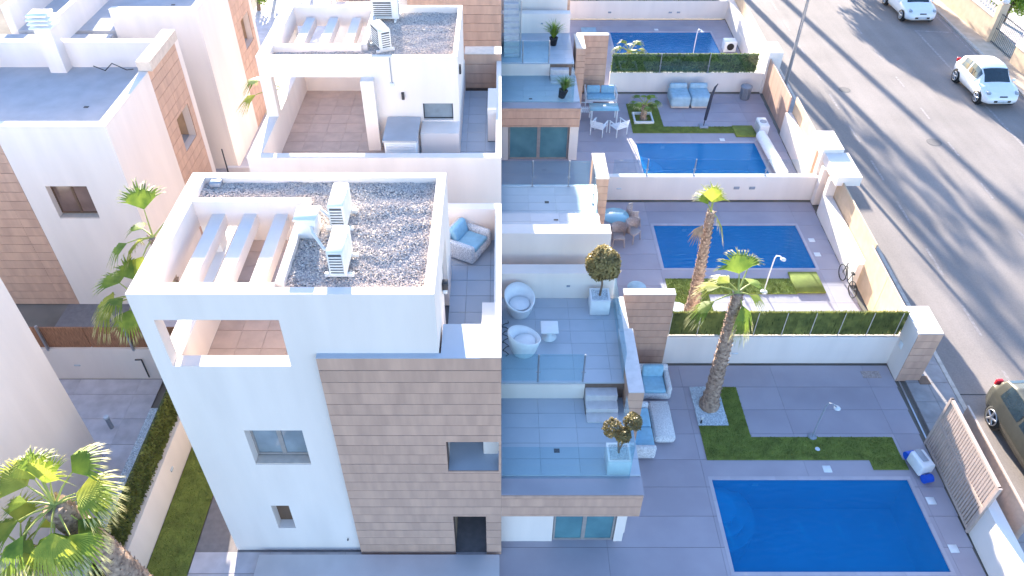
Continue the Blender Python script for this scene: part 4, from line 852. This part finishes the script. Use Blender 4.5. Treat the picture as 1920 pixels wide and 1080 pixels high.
pb=emp('pebble_bed',(0,0,0),'pale round pebble bed at the foot of the second garden palm','pebble bed'); MB().prism([(6.2+.38*math.cos(k*.5236),19.75+.3*math.sin(k*.5236)) for k in range(12)],.024,.05).build('bed_surface','peb',pb)
P=emp('garden_spotlight',(6.08,14.6,.03),'small spotlight at the corner of white pebble bed','lamp'); MB().tube([(0,0,0),(0,0,.2)],.03,8).build('stake','dark',P); MB().tube([(0,0,.2),(0,.0,.32)],.055,12).build('lamp_head','lamp',P)
P=emp('bench_mat',(5.25,43.3,.003),'pale rectangular mat beside the farthest pool','mat'); MB().rbox(-.5,.4,-1.1,1.1,0,.05,.02,1).build('mat_body','gfab',P)
P=emp('pool_pump',(12.9,41.3,.005),'white pool pump unit with round fan near the farthest pool','pump'); MB().rbox(-.35,.35,-.3,.3,.0,.6,.04,2).build('casing','plastic',P); MB().tube([(0,-.31,.32),(0,-.33,.32)],.2,18).build('fan_cover','black',P)
# bicycle-like plumbing at second garden wall
P=emp('bicycle',(12.62,20.9,.005),'small dark bicycle leaning on the low white street wall','bicycle',rz=R(92))
for x in (-.48,.48):
    b=MB(); b.tube([(x+.3*math.cos(k*math.pi/10),0,.3+.3*math.sin(k*math.pi/10)) for k in range(21)],.018,6,cap=False); wo_=b.build('wheel','tyre',P)
    b=MB(); [b.tube([(x,0,.3),(x+.29*math.cos(k*math.pi/4),0,.3+.29*math.sin(k*math.pi/4))],.005,4) for k in range(8)]; b.build('spokes','steel',wo_,kind='stuff')
b=MB(); b.tube([(-.48,0,.3),(-.15,0,.7),(.35,0,.72),(.0,0,.3),(-.48,0,.3)],.016,6); b.tube([(.0,0,.3),(-.15,0,.75)],.016,6); b.tube([(.48,0,.3),(.35,0,.85)],.016,6); b.build('frame','iron',P); MB().rbox(-.25,-.05,-.05,.05,.76,.8,.02,2).build('saddle','black',P); MB().tube([(.35,-.22,.86),(.35,.22,.86)],.014,6).build('handlebar','steel',P)

# ------------------------------------------------------------------ cars
def car(loc,rz,lab,paint,L=4.1,W=1.77,H=1.52,kind='cross',lift=.0,group='cars parked along the kerb'):
    P=emp('parked_car',loc,lab,'car',group,rz)   # nose towards +x ... front at x=+L/2
    # key stations: t(0 rear..1 front), bottom, belt z, roof z, half width at belt, half roof width
    if kind=='cross':
        K=[(0,.42,.78,.80,.62,.45),(.03,.30,.86,.98,.76,.55),(.10,.22,.93,1.30,.84,.58),(.20,.20,.95,1.45,.88,.60),(.33,.19,.93,1.51,.87,.62),(.48,.19,.91,1.52,.86,.62),(.58,.19,.90,1.46,.86,.60),(.66,.19,.90,1.24,.865,.58),(.735,.19,.90,.985,.88,.62),(.82,.20,.85,.93,.885,.60),(.92,.22,.74,.82,.84,.52),(.98,.28,.60,.68,.72,.42),(1,.36,.5,.55,.58,.36)]
    else:
        K=[(0,.45,.85,.90,.70,.5),(.02,.34,.98,1.12,.80,.6),(.08,.26,1.02,1.48,.88,.64),(.18,.24,1.03,1.62,.91,.66),(.33,.23,1.02,1.66,.91,.67),(.50,.23,1.0,1.66,.91,.67),(.60,.23,1.0,1.58,.90,.65),(.68,.23,1.0,1.30,.90,.64),(.745,.23,1.0,1.08,.91,.68),(.84,.24,.95,1.02,.91,.66),(.94,.26,.85,.92,.86,.58),(.985,.32,.68,.75,.76,.5),(1,.40,.55,.6,.62,.42)]
    sw=W/1.77; n=36
    def at(t):
        for a,c in zip(K[:-1],K[1:]):
            if t<=c[0]+1e-9:
                u=(t-a[0])/(c[0]-a[0]); return [a[i]+(c[i]-a[i])*u for i in range(6)]
        return list(K[-1])
    ts=sorted(set([i/n for i in range(n+1)]+[k[0] for k in K])); st=[at(t) for t in ts]
    # smooth once
    rows=[]
    for s in st:
        t,zb,zl,zr,w_,wr=s; w_*=sw; wr*=sw; x=(t-.5)*L
        prof=[(w_*.0,zb),(w_*.80,zb),(w_*.965,zb+.08),(w_*1.0,zb+(zl-zb)*.45),(w_*1.0,zb+(zl-zb)*.72),(w_*.975,zl)]
        g=[(w_*.975+(wr-w_*.975)*f,zl+(zr-zl)*q) for f,q in ((.10,.08),(.45,.5),(.82,.88),(1.0,.965))]
        prof+=g+[(wr*.75,zr*.995+.0),(wr*.38,zr+.012),(0,zr+.016)]
        rows.append([(x,y,z) for y,z in prof])
    m=len(rows[0]); b=MB(); vs=[];fs=[]
    for r in rows:
        vs+=r
    off=len(vs)
    for r in rows: vs+=[(x,-y,z) for x,y,z in r]
    for i in range(len(rows)-1):
        for j in range(m-1):
            fs.append((i*m+j,i*m+j+1,(i+1)*m+j+1,(i+1)*m+j)); fs.append((off+i*m+j,off+(i+1)*m+j,off+(i+1)*m+j+1,off+i*m+j+1))
    fs.append(tuple(range(m-1,-1,-1))+tuple()); fs.append(tuple(off+j for j in range(m))); e=(len(rows)-1)*m; fs.append(tuple(e+j for j in range(m))); fs.append(tuple(off+e+j for j in range(m-1,-1,-1)))
    b.add(vs,fs,True); body=b.build('body',paint,P)
    def patch(name,i_ok,js,mt,o=.006,parent=P,sides=(1,-1)):
        for s in sides:
            bb=MB()
            for i in range(len(rows)-1):
                if not i_ok((ts[i]+ts[i+1])/2): continue
                for j in js:
                    q=[rows[i][j],rows[i][j+1],rows[i+1][j+1],rows[i+1][j]]; q=[Vector((x,y*s,z)) for x,y,z in q]; nn=(q[1]-q[0]).cross(q[3]-q[0]); 
                    if nn.length<1e-9: continue
                    nn.normalize()
                    if nn.dot(Vector((0,s,.6)))<0: nn=-nn
                    bb.add([v+nn*o for v in q],[(0,1,2,3) if s>0 else (3,2,1,0)])
            if bb.v: bb.build(name,mt,parent)
    patch('side_window',lambda t:.14<t<.36,(6,7),'cglass'); patch('side_window',lambda t:.385<t<.63,(6,7),'cglass')
    bb=MB()
    def strip(t0,t1,name,mt,jm):
        bb=MB()
        for s in (1,-1):
            for i in range(len(rows)-1):
                if t0<=(ts[i]+ts[i+1])/2<=t1:
                    for j in jm:
                        q=[Vector((rows[a][c][0],rows[a][c][1]*s,rows[a][c][2]+.007)) for a,c in ((i,j),(i,j+1),(i+1,j+1),(i+1,j))]
                        bb.add(q,[(0,1,2,3) if s>0 else (3,2,1,0)])
        bb.build(name,mt,P)
    strip(.595,.73,'windscreen','cglass',(9,10,11)); strip(.035,.10,'rear_window','cglass',(9,10,11))
    patch('sill',lambda t:.27<t<.73,(1,),'black',.004)
    # wheels + arches
    wr_=.33 if kind=='cross' else .36; 
    for xf in (-.31*L,.31*L):
        for s in (-1,1):
            y=s*(W/2-.02); 
            b=MB(); b.tube([(xf,y-s*.16,wr_),(xf,y+s*.012,wr_)],wr_+.045,24); b.build('wheel_arch','black',P)
            b=MB(); b.tube([(xf,y-s*.2,wr_),(xf,y-s*.0,wr_),(xf,y+s*.035,wr_),(xf,y+s*.04,wr_)],[wr_,wr_,wr_*.95,wr_*.8],24); w_o=b.build('wheel','tyre',P)
            b=MB(); b.tube([(xf,y+s*.03,wr_),(xf,y+s*.046,wr_)],wr_*.66,20); b.build('rim_disc','black',w_o)
            b=MB(); 
            for k in range(5):
                a=k*2*math.pi/5+.3; b.tube([(xf,y+s*.05,wr_),(xf+wr_*.66*math.cos(a),y+s*.05,wr_+wr_*.66*math.sin(a))],[.05,.035],6)
            b.tube([(xf+wr_*.66*math.cos(k*math.pi/10),y+s*.05,wr_+wr_*.66*math.sin(k*math.pi/10)) for k in range(21)],.02,6,cap=False); b.build('rim','rim',w_o)
    fx=L/2
    for s in (-1,1):
        MB().rbox(fx-.50,fx-.16,s*.66*sw-.09,s*.66*sw+.09,.70,.83,.05,2).build('headlight','hlamp',P); MB().rbox(fx-.16,fx-.035,s*.50*sw-.07,s*.50*sw+.07,.44,.54,.03,2).build('fog_light','hlamp',P)
        MB().rbox(-fx+.03,-fx+.17,s*.66*sw-.1,s*.66*sw+.1,.86 if kind=='cross' else 1.0,1.06 if kind=='cross' else 1.22,.03,2).build('tail_light','red',P)
        MB().rbox(.155*L,.18*L,s*(W/2+.05)-.08,s*(W/2+.05)+.08,.93,1.04,.03,2).build('mirror',paint,P)
        for xx in (-.04*L,.10*L-.02): MB().rbox(xx-.1,xx+.08,s*(W/2-.012)-.018,s*(W/2-.012)+.018,.80,.83,.008,1).build('door_handle',paint,P)
    MB().rbox(fx-.12,fx+.005,-.42*sw,.42*sw,.36,.50,.02,1).build('grille','black',P)
    MB().rbox(fx-.2,fx-.03,-.2,.2,.62,.69,.02,1).build('badge_grille','black',P)
    MB().box(fx-.02,fx+.015,-.25,.25,.40,.48).build('number_plate','lamp',P); MB().box(-fx-.01,-fx+.02,-.25,.25,.55,.66).build('number_plate','lamp',P)
    return P
CX=lambda y:KL(y)+10.38
car((24.88,36.25,-.02),R(-90),'white compact crossover parked in the right bay nearer the camera','carw'.replace('carw','car'),L=3.8,W=1.84)
car((25.28,46.9,-.02),R(-90),'white car parked at the top of right bay, half cut by the frame edge','car',L=4.1,W=1.9)
car((15.74,13.2,-.02),R(-90),'dark grey-green estate car at the right edge outside the sliding gate','suv',L=4.4,W=1.85,H=1.66,kind='suv')
# ------------------------------------------------------------------ right side of the street
FX=lambda y:28.05+.03*(y-42)
P=emp('street_wall',(0,0,0),'tan garden wall with white balustrade at the top right','wall')
MB().box(28.1,28.4,42.7,56,0,1.35).build('wall','tanw',P); MB().box(28.05,28.45,42.65,56,1.35,1.45).build('coping','white',P)
for k in range(40): MB().lathe([(.05,0),(.07,.03),(.03,.1),(.07,.28),(.05,.4),(.03,.48),(.06,.55)],8,(28.25,42.95+.3*k,1.45)).build('baluster','white',P)
MB().box(28.12,28.38,42.65,56,2.0,2.1).build('handrail','white',P); MB().box(28.05,28.5,42.3,42.65,0,2.2).build('end_post','tanw',P); MB().lathe([(.12,0),(.2,.05),(.2,.2),(.1,.3),(0,.36)],12,(28.27,42.47,2.2)).build('finial','white',P)
P=emp('street_wall',(0,0,0),'tan wall with white baluster panel at the right edge of the frame','wall')
MB().box(28.0,28.35,34,39.6,0,1.0).build('wall','tanw',P); MB().box(27.95,28.4,34,39.65,1.0,1.08).build('coping','white',P)
for k in range(18): MB().lathe([(.05,0),(.07,.03),(.03,.1),(.07,.28),(.05,.4),(.03,.48),(.06,.55)],8,(28.17,34.2+.3*k,1.08)).build('baluster','white',P)
MB().box(28.05,28.3,34,39.6,1.63,1.73).build('handrail','white',P)
P=emp('iron_gate',(0,0,0),'dark wrought iron gate between the tan street walls','gate')
for k in range(16): MB().tube([(28.2,39.75+k*.16,.05),(28.2,39.75+k*.16,1.7+.15*math.sin(k*.2))],.012,5).build('bar','iron',P)
for z in (.15,.9,1.7): MB().box(28.18,28.22,39.7,42.2,z,z+.03).build('rail','iron',P)
MB().box(28.5,40,30,60,-.045,.055).build('far_garden_ground','pave2',kind='structure')
def broad(loc,h,r,lab,m,n,group=None,cl=.16,tr=.14):
    P=emp('garden_tree',loc,lab,'tree',group); b=MB(); b.tube([(0,0,0),(.1,0,h*.4),(0,.1,h*.7)],[tr,tr*.75,tr*.45],8)
    for k in range(5): a=k*1.26; b.tube([(.08,0,h*.4+k*.1),(math.cos(a)*r*.6,math.sin(a)*r*.6,h*.75)],[tr*.4,tr*.12],6)
    b.build('trunk','bark',P); g=MB()
    cs=[(Vector((rng.uniform(-1,1),rng.uniform(-1,1),rng.uniform(-.6,.8)))*r*.65+Vector((0,0,h-r*.6)),r*rng.uniform(.3,.55)) for _ in range(14)]
    for _ in range(n):
        c,q=rng.choice(cs); d=Vector((rng.gauss(0,1),rng.gauss(0,1),rng.gauss(0,.8))).normalized(); p=c+d*q*rng.uniform(.5,1.05); t=d.orthogonal().normalized(); t.rotate(Quaternion(d,rng.uniform(0,6.28))); s=t.cross(d)*cl*.4; l=cl*rng.uniform(.6,1.2)
        g.add([p,p+t*l*.5+s,p+t*l+d*l*.3,p+t*l*.5-s],[(0,1,2,3)])
    g.build('crown',m,P,kind='stuff'); return P
broad((30.4,45.2,0),2.6,1.6,'green garden tree in the top right corner behind balustrade','bright',5000)
broad((30.9,41.2,0),1.3,.7,'small bare shrub behind the iron gate','olive',900)
for x,y,h,r,l in [(-14.8,50.5,2.6,1.5,'bright yellow-green tree at the top beside the upper left villa'),(-12.6,51.5,2.2,1.3,'green bush at the top next to the yellow-green tree'),(-15.2,47.2,1.6,.8,'small green shrub at the corner of the second gravel roof')]: broad((x,y,0),h,r,l,'bright',3500)
# trees standing up the street beyond the frame (they cast the long shadows on the road)
for x,y,h,lab in [(14.9,74,11.4,'tallest slim street palm far up the left pavement'),(13.0,57.5,5.9,'short street palm up the left pavement'),(11.2,65.5,10.4,'tall palm in a garden far beyond the last pool'),(12.4,60.5,8.2,'middle sized palm in a garden beyond the last pool'),(14.0,62.6,8.3,'pavement palm halfway between the short and the tallest street palm')]:
    palm_tree((x,y,0),(.2,0,h),lab,[(k*32,(-30,10,45)[k%3],.9,.9,'palm') for k in range(15)],(.25,.2),seed=40+int(h),group='street palms up the road')
for x,y,h,r,lab in [(21.0,61,5.3,2.0,'broad street tree up the road nearest the lane'),(24.4,57,4.2,2.0,'low street tree behind the parking bay')]: broad((x,y,0),h,r,lab,'hedge',5000,'street trees up the road',cl=.3)

# small ground details
def disc(x,y,z,r,m,name,lab,cat,group=None): return MB().cyl(0,0,0,.006,r,20).build(name,m,None,lab,cat,group,loc=(x,y,z))
disc(20.3,31.2,-.019,.34,'castiron','manhole_cover','round manhole cover in the middle of the road','manhole cover'); disc(17.9,36.5,-.019,.3,'castiron','manhole_cover','smaller manhole cover nearer the left lane dashes','manhole cover')
MB().box(-.18,.18,-.18,.18,0,.006).build('floor_drain','brown',None,'rust coloured square drain on the pavement beside the gate pillar','drain',loc=(13.55,16.3,.068))
MB().box(-.3,.3,-.15,.15,0,.006).build('floor_drain','wickt',None,'tan square drain grate in the upper corner of nearest garden','drain',loc=(12.0,16.6,.003))
disc(9.32,13.62,.05,.07,'lamp','lawn_spotlight','small round lawn spotlight on the turf strip below the dark shower','lamp')
disc(7.6,11.0,.003,.0+.05,'steel','pool_inlet','small steel disc on paving left of the nearest pool','disc') if 0 else None
